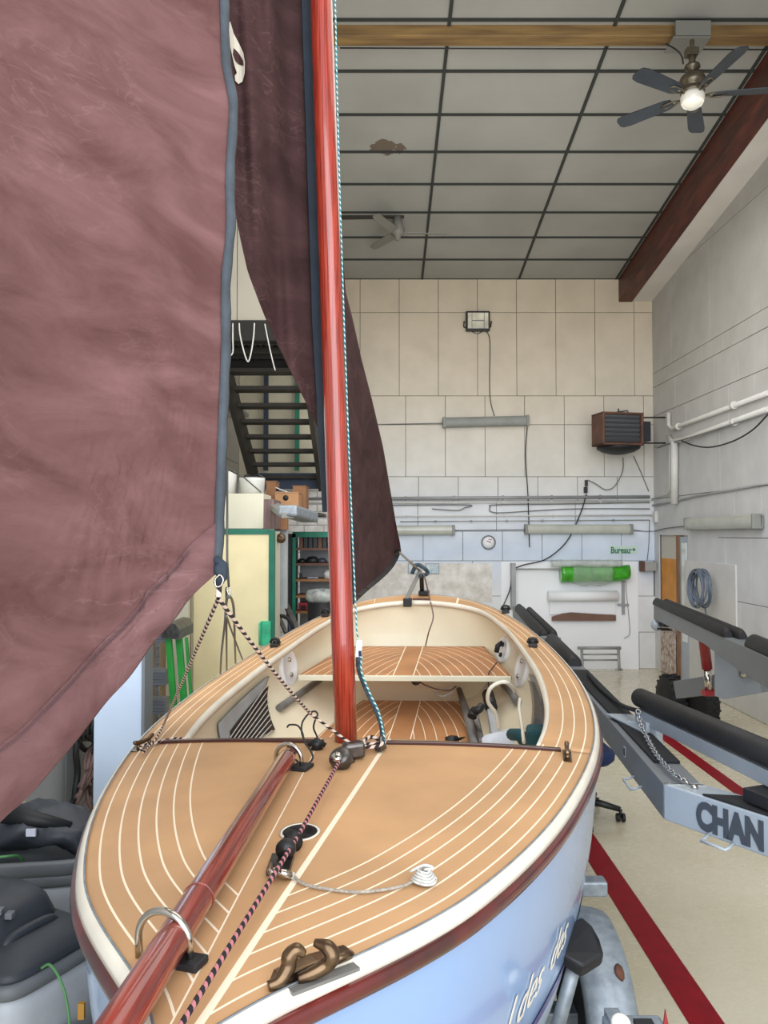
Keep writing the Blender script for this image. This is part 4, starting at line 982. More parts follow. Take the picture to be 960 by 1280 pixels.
def setattrs(bm, kfun, seams=1.0, w=wpl):
    la = {n: bm.verts.layers.float.new(n) for n in ('edge','plank','side','kmax','seams')}
    for v in bm.verts:
        q = v.co-O0; u, s = q.dot(RX), q.dot(AX)
        v[la['edge']] = edist(u, s); v[la['plank']] = abs(u)-w(s); v[la['side']] = u; v[la['kmax']] = kfun(u, s); v[la['seams']] = seams
boat = thing('sailing_boat', B(0, 2.3, -.62), 'small light blue sailing dinghy with tan planked deck on a trailer', 'boat')
SF = 1.68
# foredeck
HOLE = dk(375, 1042); HR = .046
bm = BM(); P = []
th_f = math.acos(1-2*SF/LB)
for i in range(91):
    s = LB*(1-cos(th_f*i/90))/2+.0015; b = bo(s)
    P.append([D(b*(-1+2*j/72), s) for j in range(73)])
for f, sgn in ((0,0),): sheet(bm, P)
# side decks and stern deck around the open cockpit, one ring
def ring_pt(q, sgn, w):
    si = SF+(LI-SF)*sin(q*pi/2); so = SF+(LB-SF)*sin(q*pi/2)
    a = (bi(si) if q < 1 else 0, si); b = (bo(so) if q < 1 else 0, so)
    return sgn*(a[0]+(b[0]-a[0])*w), a[1]+(b[1]-a[1])*w
P = []
NQ = 80
for i in range(2*NQ+1):
    q, sgn = (i/NQ, -1) if i <= NQ else ((2*NQ-i)/NQ, 1)
    P.append([D(*ring_pt(q, sgn, j/16)) for j in range(17)])
sheet(bm, P)
bmesh.ops.remove_doubles(bm, verts=bm.verts, dist=.0006)
setattrs(bm, lambda u, s: 5.5 if s < SF+.01 else (2.5 if s < 4.35 else .5))
deck = obj('deck', bm, 'deck_planks', boat, solid=.012)
deck.modifiers['Solid'].offset = -1
# rim, rubbing rail and hull
def outl(q):   # q 0..1 from bow (port) round the stern to bow (starboard)
    th = pi*2*q if q <= .5 else pi*2*(1-q); s = LB*(1-cos(th))/2
    return (-bo(s) if q <= .5 else bo(s)), s
NO = 240
def outn(q):
    a, b = outl(max(0, q-.002)), outl(min(1, q+.002)); t = V((b[0]-a[0], b[1]-a[1], 0)).normalized()
    n = V((-t.y, t.x, 0))
    if q < .01 or q > .99: n = V((-.6 if q < .5 else .6, -.8, 0))
    u, s = outl(q)
    if n.dot(V((u, s-2.3, 0))) < 0: n = -n
    return n
def rimloft(prof, name, m, parent, **k):
    bm = BM(); rr = []
    for i in range(NO+1):
        q = i/NO; u, s = outl(q); n = outn(q)
        rr.append([B(u+n.x*o, s+n.y*o, hs(s)+h) for o, h in prof])
    loft(bm, rr, smooth=True, cap=True)
    return obj(name, bm, m, parent, **k)
rim = rimloft([(-.004,-.02),(-.004,.003),(.003,.004),(.010,-.002),(.015,-.012),(.017,-.024),(.0,-.028)], 'gunwale', 'white_rim', boat)
rimloft([(-.0045,.0025),(-.0045,.005),(-.001,.005),(.0005,.002)], 'metal_trim', 'galvanised', rim)
rimloft([(.002,-.024),(.018,-.024),(.026,-.031),(.029,-.044),(.026,-.056),(.018,-.062),(.002,-.062)], 'rubbing_rail', 'red_rail', boat)
def keel(s):  # depth of keel below sheer
    f = max(0, s+.0)/.55; r = .87*(1-max(0, 1-f)**3.2)+.02*min(1, s/2.2)
    g = max(0, (s-4.1)/.58); return r-.22*g*g
def hullp(sgn, s, f, off=0):
    a = f*pi/2; b = bo(s)+.004; mix = min(1, s/1.2); e1 = 1.0-.66*mix; e2 = 1.0
    return sgn*(b+off)*cos(a)**e1, -.058-(keel(s)-.058)*sin(a)**e2
def hull_rows(f0, f1, nf, name, m, parent, off=0, sol=0):
    bm = BM(); P = []
    for i in range(NO//2+1):
        s = LB*(1-cos(pi*i/(NO//2)))/2; s = min(max(s, .004), LB-.004)
        row = []
        for j in range(nf+1):
            f = f0+(f1-f0)*j/nf; u, h = hullp(1, s, f, off); row.append((u, s, h))
        P.append(row)
    for sg in (-1, 1): sheet(bm, [[B(sg*u, s, hs(s)+h) for u, s, h in r] for r in P])
    bmesh.ops.remove_doubles(bm, verts=bm.verts, dist=.002)
    return obj(name, bm, m, parent, solid=sol)
FS = .37
hull = hull_rows(0, 1, 26, 'hull', 'hull_blue', boat)
m = MATS['hull_blue']; nt = m.node_tree
# boot stripe and paler bottom painted on by height above the keel
hull_rows(FS, FS+.035, 2, 'boot_stripe', 'stripe_purple', hull, off=.0035)
hull_rows(FS+.035, .97, 12, 'bottom_paint', 'hull_grey', hull, off=.003)
# hull lettering (starboard bow)
def hmap(s_at, f_at, sc):
    def mp(x, y, z):
        s = s_at+x*sc; f = f_at-y*sc/1.15
        u, h = hullp(1, s, f, .004+z); return B(u, s, hs(s)+h)
    return mp
bm = text_bm('l des  des', .125, hmap(.70, .285, 1.0), shear=.45, ext=.0006, font_sx=1.0, bold=.0)
obj('lettering', bm, 'white_rim', hull, label='white script lettering on the blue bow')
# cockpit liner
HSO = -.421
def sole_b(s):
    k = [.0,.30,.40,.455,.49,.52,.54,.545,.54]   # from stern apex forwards
    t = min(1, max(0, (4.405-s)/(4.405-1.5))); return max(0, .56*min(1, (1-(1-t)**2.2))**.5*(1-.02*t))
def in_pt(q, sgn):
    s = SF+(LI-SF)*sin(q*pi/2); return sgn*(bi(s) if q < 1 else 0), s
def so_pt(q, sgn):
    s = SF-.12+(4.405-SF+.12)*sin(q*pi/2); return sgn*(sole_b(s) if q < 1 else 0), s
bm = BM(); P = []
for i in range(2*NQ+1):
    q, sgn = (i/NQ, -1) if i <= NQ else ((2*NQ-i)/NQ, 1)
    a, b = in_pt(q, sgn), so_pt(q, sgn); n = V((a[0], (a[1]-2.8)*.35, 0)).normalized(); row = []
    h0 = hd(*a)
    for j in range(15):
        f = j/14; bl = sin(f*pi)*.07*(1-f)+ .0
        w = f**3.2
        u = a[0]*(1-w)+b[0]*w+n.x*.05*sin(pi*min(1, f*1.3))*(1-f*.5)*(f > 0)
        s = a[1]*(1-w)+b[1]*w+n.y*.03*sin(pi*min(1, f*1.3))*(1-f*.5)*(f > 0)
        h = h0+(HSO-h0)*f
        row.append(B(u, s, h))
    P.append(row)
sheet(bm, P); liner = obj('cockpit_liner', bm, 'cream_gel', boat)
def liner_pt(sgn, s, f, inn=.012):
    # point on the liner side at station s, depth fraction f
    q = math.asin(min(1, max(0, (s-SF)/(LI-SF))))*2/pi
    a, b = in_pt(q, sgn), so_pt(q, sgn); n = V((a[0], (a[1]-2.8)*.35, 0)).normalized(); w = f**3.2; h0 = hd(*a)
    u = a[0]*(1-w)+b[0]*w+n.x*.05*sin(pi*min(1, f*1.3))*(1-f*.5); ss = a[1]*(1-w)+b[1]*w+n.y*.03*sin(pi*min(1, f*1.3))*(1-f*.5)
    return B(u-sgn*inn, ss, h0+(HSO-h0)*f)
# pale inner coaming lip round the cockpit edge
bm = BM(); rr = []
for i in range(2*NQ+1):
    q, sgn = (i/NQ, -1) if i <= NQ else ((2*NQ-i)/NQ, 1)
    a = in_pt(q, sgn); h0 = hd(*a)
    q2 = max(0, q-.01); c = V((0-a[0], 2.9-a[1], 0)).normalized()
    if q > .97: c = V((0,-1,0))
    rr.append([B(a[0]+c.x*o, a[1]+c.y*o, h0+h) for o, h in ((-.004,-.015),(-.004,.006),(.012,.006),(.022,-.008),(.018,-.03))])
loft(bm, rr, smooth=True); obj('cockpit_lip', bm, 'white_rim', boat)
# sole
bm = BM(); P = []
for i in range(61):
    s = 4.405-(4.405-1.5)*(1-cos(pi*i/120)) if False else 4.405-(4.405-1.35)*(i/60)**1.7
    b = sole_b(s)+.003; P.append([B(b*(-1+2*j/24), s, HSO+.004) for j in range(25)])
sheet(bm, P); bmesh.ops.remove_doubles(bm, verts=bm.verts, dist=.001); setattrs(bm, lambda u, s: 30, w=lambda s: .062)
obj('cockpit_sole', bm, 'sole_planks', boat)
# aft thwart
HT = -.136; pts = []
bm = BM(); P = []
for i in range(25):
    s = 3.462+(4.32-3.462)*i/24; b = .605+(.455-.605)*i/24+.03
    P.append([B(b*(-1+2*j/36), s, HT) for j in range(37)])
sheet(bm, P); setattrs(bm, lambda u, s: 30, w=lambda s: .06)
tw = obj('aft_thwart', bm, 'sole_planks', boat, solid=.02); tw.modifiers['Solid'].offset = -1
bm = BM(); beam(bm, B(-.63, 3.455, HT+.004), B(.63, 3.455, HT+.004), .02, .032, up=UP); obj('thwart_lip', bm, 'cream_box', tw, bevel=.004)
bm = BM(); prism(bm, [B(-.55,3.75,HT-.03), B(.55,3.75,HT-.03), B(.40,3.95,HSO), B(-.40,3.95,HSO)], AX*.02); 
obj('thwart_bulkhead', bm, 'cream_gel', boat)
# bulkhead closing the foredeck below the strip
bm = BM(); prism(bm, [B(-.66,SF-.02,hd(.66,SF)-.02), B(.66,SF-.02,hd(.66,SF)-.02), B(.56,SF-.02,HSO), B(-.56,SF-.02,HSO)], -AX*.015); obj('bulkhead', bm, 'cream_gel', boat)
# dark coaming strips either side of the mast
for (p, q) in (((200,929),(405,929)), ((483,930),(701,939))):
    a, b = dk(*p), dk(*q); bm = BM(); pr = []
    for i in range(13):
        u = a[0]+(b[0]-a[0])*i/12; s = a[1]+(b[1]-a[1])*i/12; pr.append(D(u, s, 0))
    rr = [[p_-AX*.009, p_-AX*.009+UP*.011, p_+AX*.009+UP*.011, p_+AX*.009] for p_ in pr]
    loft(bm, rr); obj('coaming_strip', bm, 'rail_dark', boat, bevel=.002)
# side lockers in the liner
def prj(p):
    d_ = p-V((0,0,CAMZ)); v = d_.y*CT+d_.z*ST
    return 480+F*d_.x/v, 640-F*(-d_.y*ST+d_.z*CT)/v
def on_liner(px, py, sgn, inn=.012):
    s, f = 2.6, .4
    for _ in range(30):
        X, Y_ = prj(liner_pt(sgn, s, f, inn)); a = prj(liner_pt(sgn, s+.01, f, inn)); b = prj(liner_pt(sgn, s, f+.01, inn))
        J = ((a[0]-X)/.01, (b[0]-X)/.01, (a[1]-Y_)/.01, (b[1]-Y_)/.01); dt = J[0]*J[3]-J[1]*J[2]
        if abs(dt) < 1e-6: break
        ex, ey = px-X, py-Y_; ds = (J[3]*ex-J[1]*ey)/dt; df = (-J[2]*ex+J[0]*ey)/dt
        s = min(4.3, max(SF+.01, s+max(-.3, min(.3, ds)))); f = min(.97, max(.02, f+max(-.15, min(.15, df))))
    return s, f
def lpatch(sgn, c00, c10, c11, c01, inn, n=14, m_=8):
    q = [on_liner(a, b, sgn) for a, b in (c00, c10, c11, c01)]; P = []
    for i in range(n+1):
        t = i/n; row = []
        for j in range(m_+1):
            w_ = j/m_; s = (q[0][0]*(1-t)+q[1][0]*t)*(1-w_)+(q[3][0]*(1-t)+q[2][0]*t)*w_; f = (q[0][1]*(1-t)+q[1][1]*t)*(1-w_)+(q[3][1]*(1-t)+q[2][1]*t)*w_
            row.append(liner_pt(sgn, s, f, inn))
        P.append(row)
    return P
bm = BM(); sheet(bm, lpatch(-1, (273,904), (335,845), (342,911), (280,935), .016)); fr_ = obj('locker_frame', bm, 'locker_grey', boat, solid=.01)
bm = BM(); PD = lpatch(-1, (284,914), (333,857), (341,912), (288,938), .026); sheet(bm, PD); obj('locker_opening', bm, 'locker_dark', fr_)
for k in range(9):
    a, b = (285+5.2*k, 926), (333+.9*k, 857+7*k)
    bm = BM(); tube(bm, [liner_pt(-1, *on_liner(a[0]+(b[0]-a[0])*i/8, a[1]+(b[1]-a[1])*i/8, -1, .036), .036) for i in range(9)], .0032, 5); obj('elastic_cord', bm, 'rope_white', fr_)
bm = BM(); sheet(bm, lpatch(1, (678,850), (662,842), (663,925), (676,932), .016)); fr_ = obj('locker_frame', bm, 'locker_grey', boat, solid=.006)
m = mat('smoked_glass', (96,104,114), .12, coat=.6, alpha=.7)
bm = BM(); sheet(bm, lpatch(1, (677,856), (664,850), (665,920), (675,928), .03)); obj('clear_cover', bm, 'smoked_glass', fr_)
# round inspection hatches
def hatch(px, py, sgn, f, r, lab=None, handle=False):
    # find station on the liner that projects there
    best = None
    for i in range(200):
        s = 2.2+2.2*i/200
        for j in range(12):
            p = liner_pt(sgn, s, .1+.6*j/12); d_ = p-V((0,0,CAMZ)); v = d_.y*CT+d_.z*ST; X = 480+F*d_.x/v; Yp = 640-F*(-d_.y*ST+d_.z*CT)/v
            e = (X-px)**2+(Yp-py)**2
            if best is None or e < best[0]: best = (e, s, .1+.6*j/12)
    _, s, f = best; p = liner_pt(sgn, s, f, .016); a = liner_pt(sgn, s+.05, f, .016); b = liner_pt(sgn, s, f+.05, .016)
    n = (a-p).cross(b-p).normalized()
    if n.dot(RX)*sgn > 0: n = -n
    bm = BM(); lathe(bm, p, [(0,-.03),(r,-.03),(r*1.0,.008),(r*.92,.014),(r*.86,.008),(0,.010)], 36, axis=n); h_ = obj('hatch_cover', bm, 'hatch_white', boat)
    x, y, _z = basis(n)
    for k in (-1, 1):
        bm = BM(); lathe(bm, p+y*k*r*.4, [(.0,.02),(.014,.02),(.016,.008)], 14, axis=n); obj('hatch_knob', bm, 'chrome' if not handle else 'black_plastic', h_)
    if handle:
        bm = BM(); tube(bm, [p+n*.02+y*r*.6, p+n*.045+y*r*.2, p+n*.045-y*r*.3], [.012,.018,.016], 10); obj('hatch_handle', bm, 'black_plastic', h_)
hatch(361, 835, -1, .3, .115); hatch(652, 837, 1, .3, .115); hatch(629, 813, 1, .3, .085, handle=True)
# grab rail tubes under the thwart ends
bm = BM(); tube(bm, [liner_pt(-1,*on_liner(397,849,-1),.03), liner_pt(-1,*on_liner(370,868,-1),.03), liner_pt(-1,*on_liner(345,885,-1),.03)], .022, 10); obj('side_rail', bm, 'grey_plastic', boat)
bm = BM(); tube(bm, [liner_pt(1,*on_liner(631,853,1),.03), liner_pt(1,*on_liner(642,864,1),.03), liner_pt(1,*on_liner(651,878,1),.03)], .022, 10); obj('side_rail', bm, 'grey_plastic', boat)
# thwart eye and stern fittings
bm = BM(); lathe(bm, onh(520,849,0) and B(*onh(520,850,-.2), -.2), [(.008,0),(.03,0),(.03,.012),(.008,.012)], 20, axis=-AX); obj('eye_bolt', bm, 'steel_dark', boat)

def fitting_base(u, s): return D(u, s, .004)
# small horn cleats on the side decks
def horn_cleat(px, py, ang, L_=.085):
    u, s = dk(px, py); p = D(u, s, .0); d = (MB @ V((cos(ang), sin(ang), 0))).normalized()
    bm = BM(); x = d; y = UP.cross(x)
    for k in (-.3, .3): tube(bm, [p+x*L_*k, p+x*L_*k+UP*.022], [.009,.006], 8)
    tube(bm, smoothpath([p+x*L_*-.55+UP*.034, p+x*L_*-.3+UP*.026, p+UP*.023, p+x*L_*.3+UP*.026, p+x*L_*.55+UP*.034], 4), [.004]+[.008]*15+[.004], 8)
    box(bm, p+UP*.002, (.1*L_/.085, .028, .006), Matrix((x, y, UP)).transposed())
    return obj('horn_cleat', bm, 'bronze', boat)
horn_cleat(180, 934, R(75), .10); horn_cleat(709, 946, R(85), .10)
# the big bronze mooring cleat at the bow: two curled horns on a base
u0, s0 = dk(385, 1218)
a0, a1 = dk(340, 1232), dk(443, 1194)
p0, p1 = D(*a0), D(*a1); x = (p1-p0).normalized(); y = UP.cross(x); c = (p0+p1)/2+y*.004
bm = BM(); Lc = (p1-p0).length
loft(bm, [[c+x*Lc*fx+y*wy*sgn+UP*hh for sgn, hh in ((-1,0),(1,0),(.8,th),(-.8,th))] for fx, wy, th in ((-.5,.006,.006),(-.42,.016,.016),(0,.019,.02),(.42,.016,.016),(.5,.006,.006))]); mc = obj('mooring_cleat', bm, 'bronze', boat, bevel=.004)
for pts, rr_0 in ((((335,1233,.008),(350,1226,.013),(360,1209,.028),(362,1196,.043),(371,1188,.053),(381,1193,.047)), (.008,.011,.013,.0135,.012,.006)), (((372,1224,.009),(390,1217,.015),(408,1206,.025),(415,1195,.040),(409,1184,.053),(393,1178,.058)), (.008,.011,.013,.0135,.012,.006))):
    bm = BM(); sp = smoothpath([dkp(a,b,h) for a,b,h in pts], 6); n = len(sp)-1
    rad = [rr_0[min(5, int(i/n*5))]*(1-(i/n*5 % 1))+rr_0[min(5, int(i/n*5)+1)]*(i/n*5 % 1) for i in range(n+1)]
    tube(bm, sp, rad, 14); obj('cleat_horn', bm, 'bronze', mc)
bm = BM(); tube(bm, [dkp(416,1201,.012), dkp(428,1196,.012), dkp(438,1193,.012)], [.008,.008,.006], 12); obj('cleat_lug', bm, 'bronze', mc)
bm = BM(); box(bm, (p0+p1)/2-y*.03-UP*.0, (Lc*.8,.02,.006), Matrix((x, y, UP)).transposed()); obj('chafe_plate', bm, 'grey_plastic', boat)
# black fairleads along the side decks
for px, py in ((344,808),(666,808),(407,770),(632,766)):
    u, s = dk(px, py); p = D(u, s, 0); bm = BM(); box(bm, p+UP*.01, (.05,.07,.02), MB); tube(bm, [p+UP*.02-RX*.03, p+UP*.045-RX*.02, p+UP*.05, p+UP*.045+RX*.02, p+UP*.02+RX*.03], .009, 8)
    lathe(bm, p+AX*.03+UP*.02, [(.0,-.01),(.02,-.01),(.024,0),(.02,.012),(0,.012)], 14, axis=UP); obj('fairlead', bm, 'black_plastic', boat, bevel=.003)
# round hole with white edge in the foredeck, furling drum in front
u, s = HOLE; p = D(u, s, .001)
x_, y_ = RX, AX
bm = BM(); lathe(bm, p, [(HR,.0),(HR+.004,.004),(HR-.003,.005),(HR-.004,.0)], 40, axis=UP); hf = obj('deck_ring', bm, 'white_rim', boat)
bm = BM(); lathe(bm, p, [(HR-.003,.0035),(0,.0035)], 40, axis=UP); obj('deck_recess', bm, 'black_plastic', hf)
a, b = dkp(366,1052,.02), dkp(346,1086,.02)
bm = BM(); x = (b-a).normalized(); lathe(bm, a, [(0,-.01),(.02,-.01),(.024,0),(.012,.01),(.012,.05),(.022,.06),(.022,.075),(0,.08)], 20, axis=(x+UP*.15).normalized()); fd = obj('furling_drum', bm, 'black_plastic', boat)
bm = BM(); tube(bm, [dkp(338,1088,.012), dkp(346,1090,.02), dkp(356,1092,.02), dkp(362,1094,.012)], .009, 8); tube(bm, [dkp(340,1080,.01), dkp(338,1090,.02), dkp(342,1097,.015)], .006, 8); obj('shackle', bm, 'chrome', fd)
bm = BM(); beam(bm, dkp(354,1066,.012), dkp(347,1088,.012), .05, .012, up=UP); obj('drum_base', bm, 'steel_dark', fd)
# mast step with block
p = dkp(432, 940, 0)
bm = BM(); lathe(bm, dkp(429,952,0), [(0,0),(.038,0),(.04,.006),(.03,.012),(.03,.016),(0,.016)], 26, axis=UP); ms = obj('mast_step', bm, 'steel_dark', boat)
bm = BM(); lathe(bm, dkp(426,948,.03), [(0,-.028),(.03,-.028),(.036,-.015),(.036,.012),(.028,.024),(0,.024)], 24, axis=(AX*-.5+RX*-.3+UP*.8).normalized()); box(bm, dkp(442,937,.03), (.07,.05,.05), MB @ Matrix.Rotation(R(25),3,'Z')); obj('block', bm, 'steel_dark', ms, bevel=.01)
bm = BM(); lathe(bm, dkp(421,947,.055), [(.004,0),(.014,0),(.016,.006),(.004,.008)], 18, axis=(AX*-.7+UP*.7).normalized()); obj('pulley', bm, 'chrome', ms)
# little black winch/jammer on the strip, left of the mast, and blue block right of it
bm = BM(); p = dkp(396,932,.012); lathe(bm, p, [(0,-.012),(.022,-.012),(.016,0),(.024,.012),(0,.02)], 18, axis=UP); tube(bm, [p-RX*.03, p+UP*.02, p+RX*.03], .009, 8); obj('jammer', bm, 'black_plastic', boat)
bm = BM(); p = dkp(476,934,.015); box(bm, p, (.026,.04,.018), MB @ Matrix.Rotation(R(-20),3,'Z')); tube(bm, [p+UP*.005, p+UP*.035+AX*.01], .007, 8); obj('deck_block', bm, 'steel_dark', boat, bevel=.004)

# U bolts holding the bowsprit
def ubolt(l, r, hgt, rr, pad):
    a, b = dk(*l), dk(*r); pa, pb = D(*a), D(*b); w = (pb-pa); c = (pa+pb)/2; x = w.normalized(); ww = w.length/2
    pts = [pa]+[c+UP*(hgt-ww)-x*ww*cos(t)+UP*ww*sin(t) for t in [pi*k/16 for k in range(17)]]+[pb]
    bm = BM(); tube(bm, pts, rr, 14); ub = obj('u_bolt', bm, 'chrome', boat)
    y = UP.cross(x); M = Matrix((x, y, UP)).transposed(); bm = BM(); box(bm, pb+UP*.006+x*.0, pad, M); obj('bolt_pad', bm, 'black_rubber', ub, bevel=.004)
    return (c, x, ww)
U2 = ubolt((174,1196), (238,1207), .088, .0068, (.05,.04,.014))
U1 = ubolt((345,958), (377,961), .075, .0068, (.06,.06,.012))

# ------------------------------------------------------------------ bowsprit
e0, e1, e2 = None, None, None
def above(px, py, dh): return dkp(px, py, dh)
Pa = above(366, 908, .045); Pb = above(357, 950, .045); Pc = above(236, 1142, .045); Pd = above(205, 1192, .045)
dirv = (Pd-Pb).normalized(); Pe = Pd+dirv*.95
t = thing('bowsprit', Pc, 'red varnished bowsprit pole lying forward along the left of the foredeck', 'spar')
bm = BM(); tube(bm, [Pb-dirv*.045, Pb, Pc, Pd, Pe], [.024,.0285,.029,.0295,.031], 28); obj('pole', bm, 'varnish_dark', t)
Pf = Pb-dirv*.13
bm = BM(); x, y, z = basis(-dirv, UP); loft(bm, [[c_+x*w*cos(pi/8+k*pi/4)+y*w*sin(pi/8+k*pi/4) for k in range(8)] for c_, w in ((Pb-dirv*.044,.0215),(Pf,.0185))]); obj('square_heel', bm, 'old_wood', t, bevel=.002)
for c_ in (Pc+dirv*-.06, ):
    bm = BM(); lathe(bm, c_, [(.0293,0),(.0305,0),(.0305,.004),(.0293,.004)], 28, axis=dirv); obj('scribed_ring', bm, 'varnish_dark', t)

# ------------------------------------------------------------------ mast
M0 = dkp(432.5, 926, -.0); YM = M0.y
def mp_(py, dY=0): 
    x = 401.3+(432.5-401.3)*py/926; return at(x, py, YM+dY)
t = thing('mast', M0, 'tall red varnished wooden mast rising from the deck', 'mast')
Mt = mp_(-330, .0); bm = BM(); M1 = mp_(934); d_ = (Mt-M1).normalized(); n = 10
tube(bm, [M1.lerp(Mt, i/n) for i in range(n+1)], .0402, 40); mast = obj('mast_pole', bm, 'varnish', t)
hr = [(408,-330),(416.5,-60),(419,0),(421,100),(425,250),(430,400),(436,560),(441,680),(446,790),(448,800)]
rope('halyard', [at(a,b,YM-.02) for a,b in hr], .0028, 'rope_blue_green', 'blue-green flecked halyard running down the right side of mast', 'rope')
bm = BM(); c = at(448.5,811,YM-.02); box(bm, c, (.022,.012,.062), Matrix.Rotation(R(4),3,'Y')); tg = one('rope_tag', bm, 'paper_white', 'white tag on the halyard at the right of the mast', 'tag', bevel=.004)
bm = BM(); box(bm, at(450,817,YM-.028), (.010,.003,.02)); tt = obj('printed_mark', bm, 'blue_seat', tg)
rope('rope', smoothpath([at(448,820,YM-.02), at(449,838,YM), at(457,860,YM+.02), at(469,885,YM), at(477,908,YM-.02), dkp(478,928,.03)],8), .009, 'rope_navy', 'mottled dark blue rope dropping from the white tag to the deck')
rope('halyard', smoothpath([at(452,820,YM-.02), at(452,840,YM-.01), at(463,868,YM), at(474,892,YM-.02), dkp(481,926,.03)],8), .0035, 'rope_blue_green', 'thin blue-green rope end beside the dark blue rope')

# ================================================================== SAILS
# jib: leech tape, foot and luff; clew near the mast side, tack forward of the bow
def curve(pts, n):
    sp = smoothpath([V((a, b, 0)) for a, b in pts], 10); L_ = [0]
    for a, b in zip(sp[:-1], sp[1:]): L_.append(L_[-1]+(b-a).length)
    out = []; j = 0
    for i in range(n+1):
        d = L_[-1]*i/n
        while j < len(L_)-2 and L_[j+1] < d: j += 1
        f = (d-L_[j])/max(1e-9, L_[j+1]-L_[j]); out.append(sp[j].lerp(sp[j+1], f))
    return out
leech = curve([(283,-330),(283,-90),(284,0),(286,75),(295,125),(294,165),(291,220),(292,280),(286,350),(286,425),(284,475),(281,550),(278,633),(275,694)], 70)
foot = curve([(275,712),(237,747),(216,775),(187,806),(159,847),(127,882),(95,925),(65,960),(32,997),(0,1025),(-80,1105),(-160,1185)], 70)
NJ, NK = 70, 70
YLc, YLt, YTk = 1.62, 2.12, .78
def jd(v, w):   # depth
    right = YLt+(YLc-YLt)*v; left = 1.25+(YTk-1.25)*v
    return right+(left-right)*w
P = []
for j in range(NJ+1):
    v = j/NJ; row = []
    for k in range(NK+1):
        w = k/NK; a = leech[j]; fx = foot[k].x; fy = foot[k].y
        top_y = -90; x = a.x*(1-w)+(-160)*w
        # blend rows from level at the top to following the foot at the bottom
        yb = fy; ya = a.y; f0 = foot[0].y
        sl = (yb-f0)*(v**1.6)
        y = ya+sl+(f0-leech[-1].y)*v**6*1.0
        x = (a.x*(1-w)-160*w)*(1-v**3)+(fx+(a.x-foot[0].x)*(1-w))*(v**3)
        Y = jd(v, w)
        p = at(x, y, Y)
        rc = math.hypot(x-275, y-700); an = math.atan2(y-700, x-275); p.y += (.010*sin(an*22+.6*sin(rc*.02))+.006*sin(an*47+2))*min(1, rc/160)*max(0, 1-rc/900)*min(1, 8*w)+.03*noise.noise(V((w*3, v*3, .3)))*min(1, 6*w)
        row.append(p)
    P.append(row)
JP = P
tj = thing('jib_sail', P[-1][0], 'large mauve-brown jib sail hanging close on the left', 'sail')
KT = 2
# tape covers the first columns of the sail
def sub(P, j0, j1, k0, k1, off=0):
    return [[P[j][k]+V((0,-off,0)) for k in range(k0, k1+1)] for j in range(j0, j1+1)]
bm = BM(); sheet(bm, P); obj('sail_cloth', bm, 'jib_cloth', tj, solid=.002)
bm = BM(); rr = []
for j in range(NJ+1):
    a, b = P[j][0], P[j][0].lerp(P[j][2], .62); wv = .004*sin(j*1.7)
    rr.append([a+V((.004+.3*wv,.006,0)), a+V((.004+.3*wv,-.008,0)), b+V((0,-.009-.2*wv,0)), b+V((0,.007,0))])
loft(bm, rr, smooth=True); obj('leech_tape', bm, 'tape_blue', tj)
bm = BM(); rr = []
for k in range(1, NK+1):
    a = P[NJ][k]; b = P[NJ][k].lerp(P[NJ-4][k], 1.0); rr.append([a+V((0,.012,0)), a+V((0,-.012,-.003)), b+V((0,-.010,0)), b+V((0,.010,0))])
loft(bm, rr, smooth=True); hem = obj('foot_hem', bm, 'jib_hem_cloth', tj)
bm = BM()
for k in range(6, NK-1):
    for q in range(3):
        f = q/3; a = P[NJ-4][k].lerp(P[NJ-4][k+1], f)+V((0,-.019,-.006)); b = P[NJ-4][k].lerp(P[NJ-4][k+1], f+.2)+V((0,-.019,-.016)); tube(bm, [a, b], .0007, 4)
obj('stitching', bm, 'stitch', hem)
# clew ring, shackle
cl = P[-1][0]
bm = BM(); lathe(bm, at(276,712,YLc-.01), [(.0,-.010),(.012,-.010),(.017,0),(.012,.010),(0,.010)], 22, axis=V((.6,-.8,.2)).normalized()); tube(bm, [at(262,704,YLc), at(272,700,YLc-.01), at(279,706,YLc-.01), at(279,722,YLc-.01), at(272,727,YLc-.01)], .010, 8); cr = obj('clew_patch', bm, 'tape_dark', tj, solid=0)
bm = BM(); tube(bm, smoothpath([at(275,718,YLc-.02), at(269,724,YLc-.02), at(270,733,YLc-.02), at(276,732,YLc-.02), at(279,724,YLc-.02), at(275,718,YLc-.02)],4), .0022, 6); obj('shackle', bm, 'chrome', cr)
CK = at(273, 748, YLc-.01)
m = MATS['rope_white']
bm = BM(); tube(bm, [at(268,727,YLc-.015), at(275,731,YLc-.015), at(279,727,YLc-.015)], .004, 6); tube(bm, [at(274,722,YLc-.012), at(273.5,735,YLc-.012), CK+V((0,0,.004))], [.006,.0065,.0065], 10, track=True); one('rope_knot', bm, 'rope_black_white', 'flecked rope knot tied to the corner of the jib', 'knot')
cl_l = dkp(183, 933, .02)
def strun(a, b, n=24, dz=.0): return sag(a, b, dz, n)
rope('jib_sheet', [CK]+[CK.lerp(dkp(205,905,.03), i/20) for i in range(1,20)]+smoothpath([dkp(205,905,.03), dkp(196,922,.02), dkp(187,932,.015), dkp(180,940,.02), dkp(176,934,.03), dkp(184,930,.03)],5), .0046, 'rope_black_white', 'black and white flecked sheet from the jib corner to the left cleat', 'rope')
TB = at(389, 893, 2.45)
rope('jib_sheet', strun(CK, TB, 24, .01)+strun(TB, dkp(432,925,.06), 8, .0)[1:]+smoothpath([dkp(440,930,.05), dkp(455,930,.03), dkp(470,929,.03), dkp(476,930,.02)],5), .0046, 'rope_black_white', 'black and white flecked sheet from the jib corner to the mast foot', 'rope')
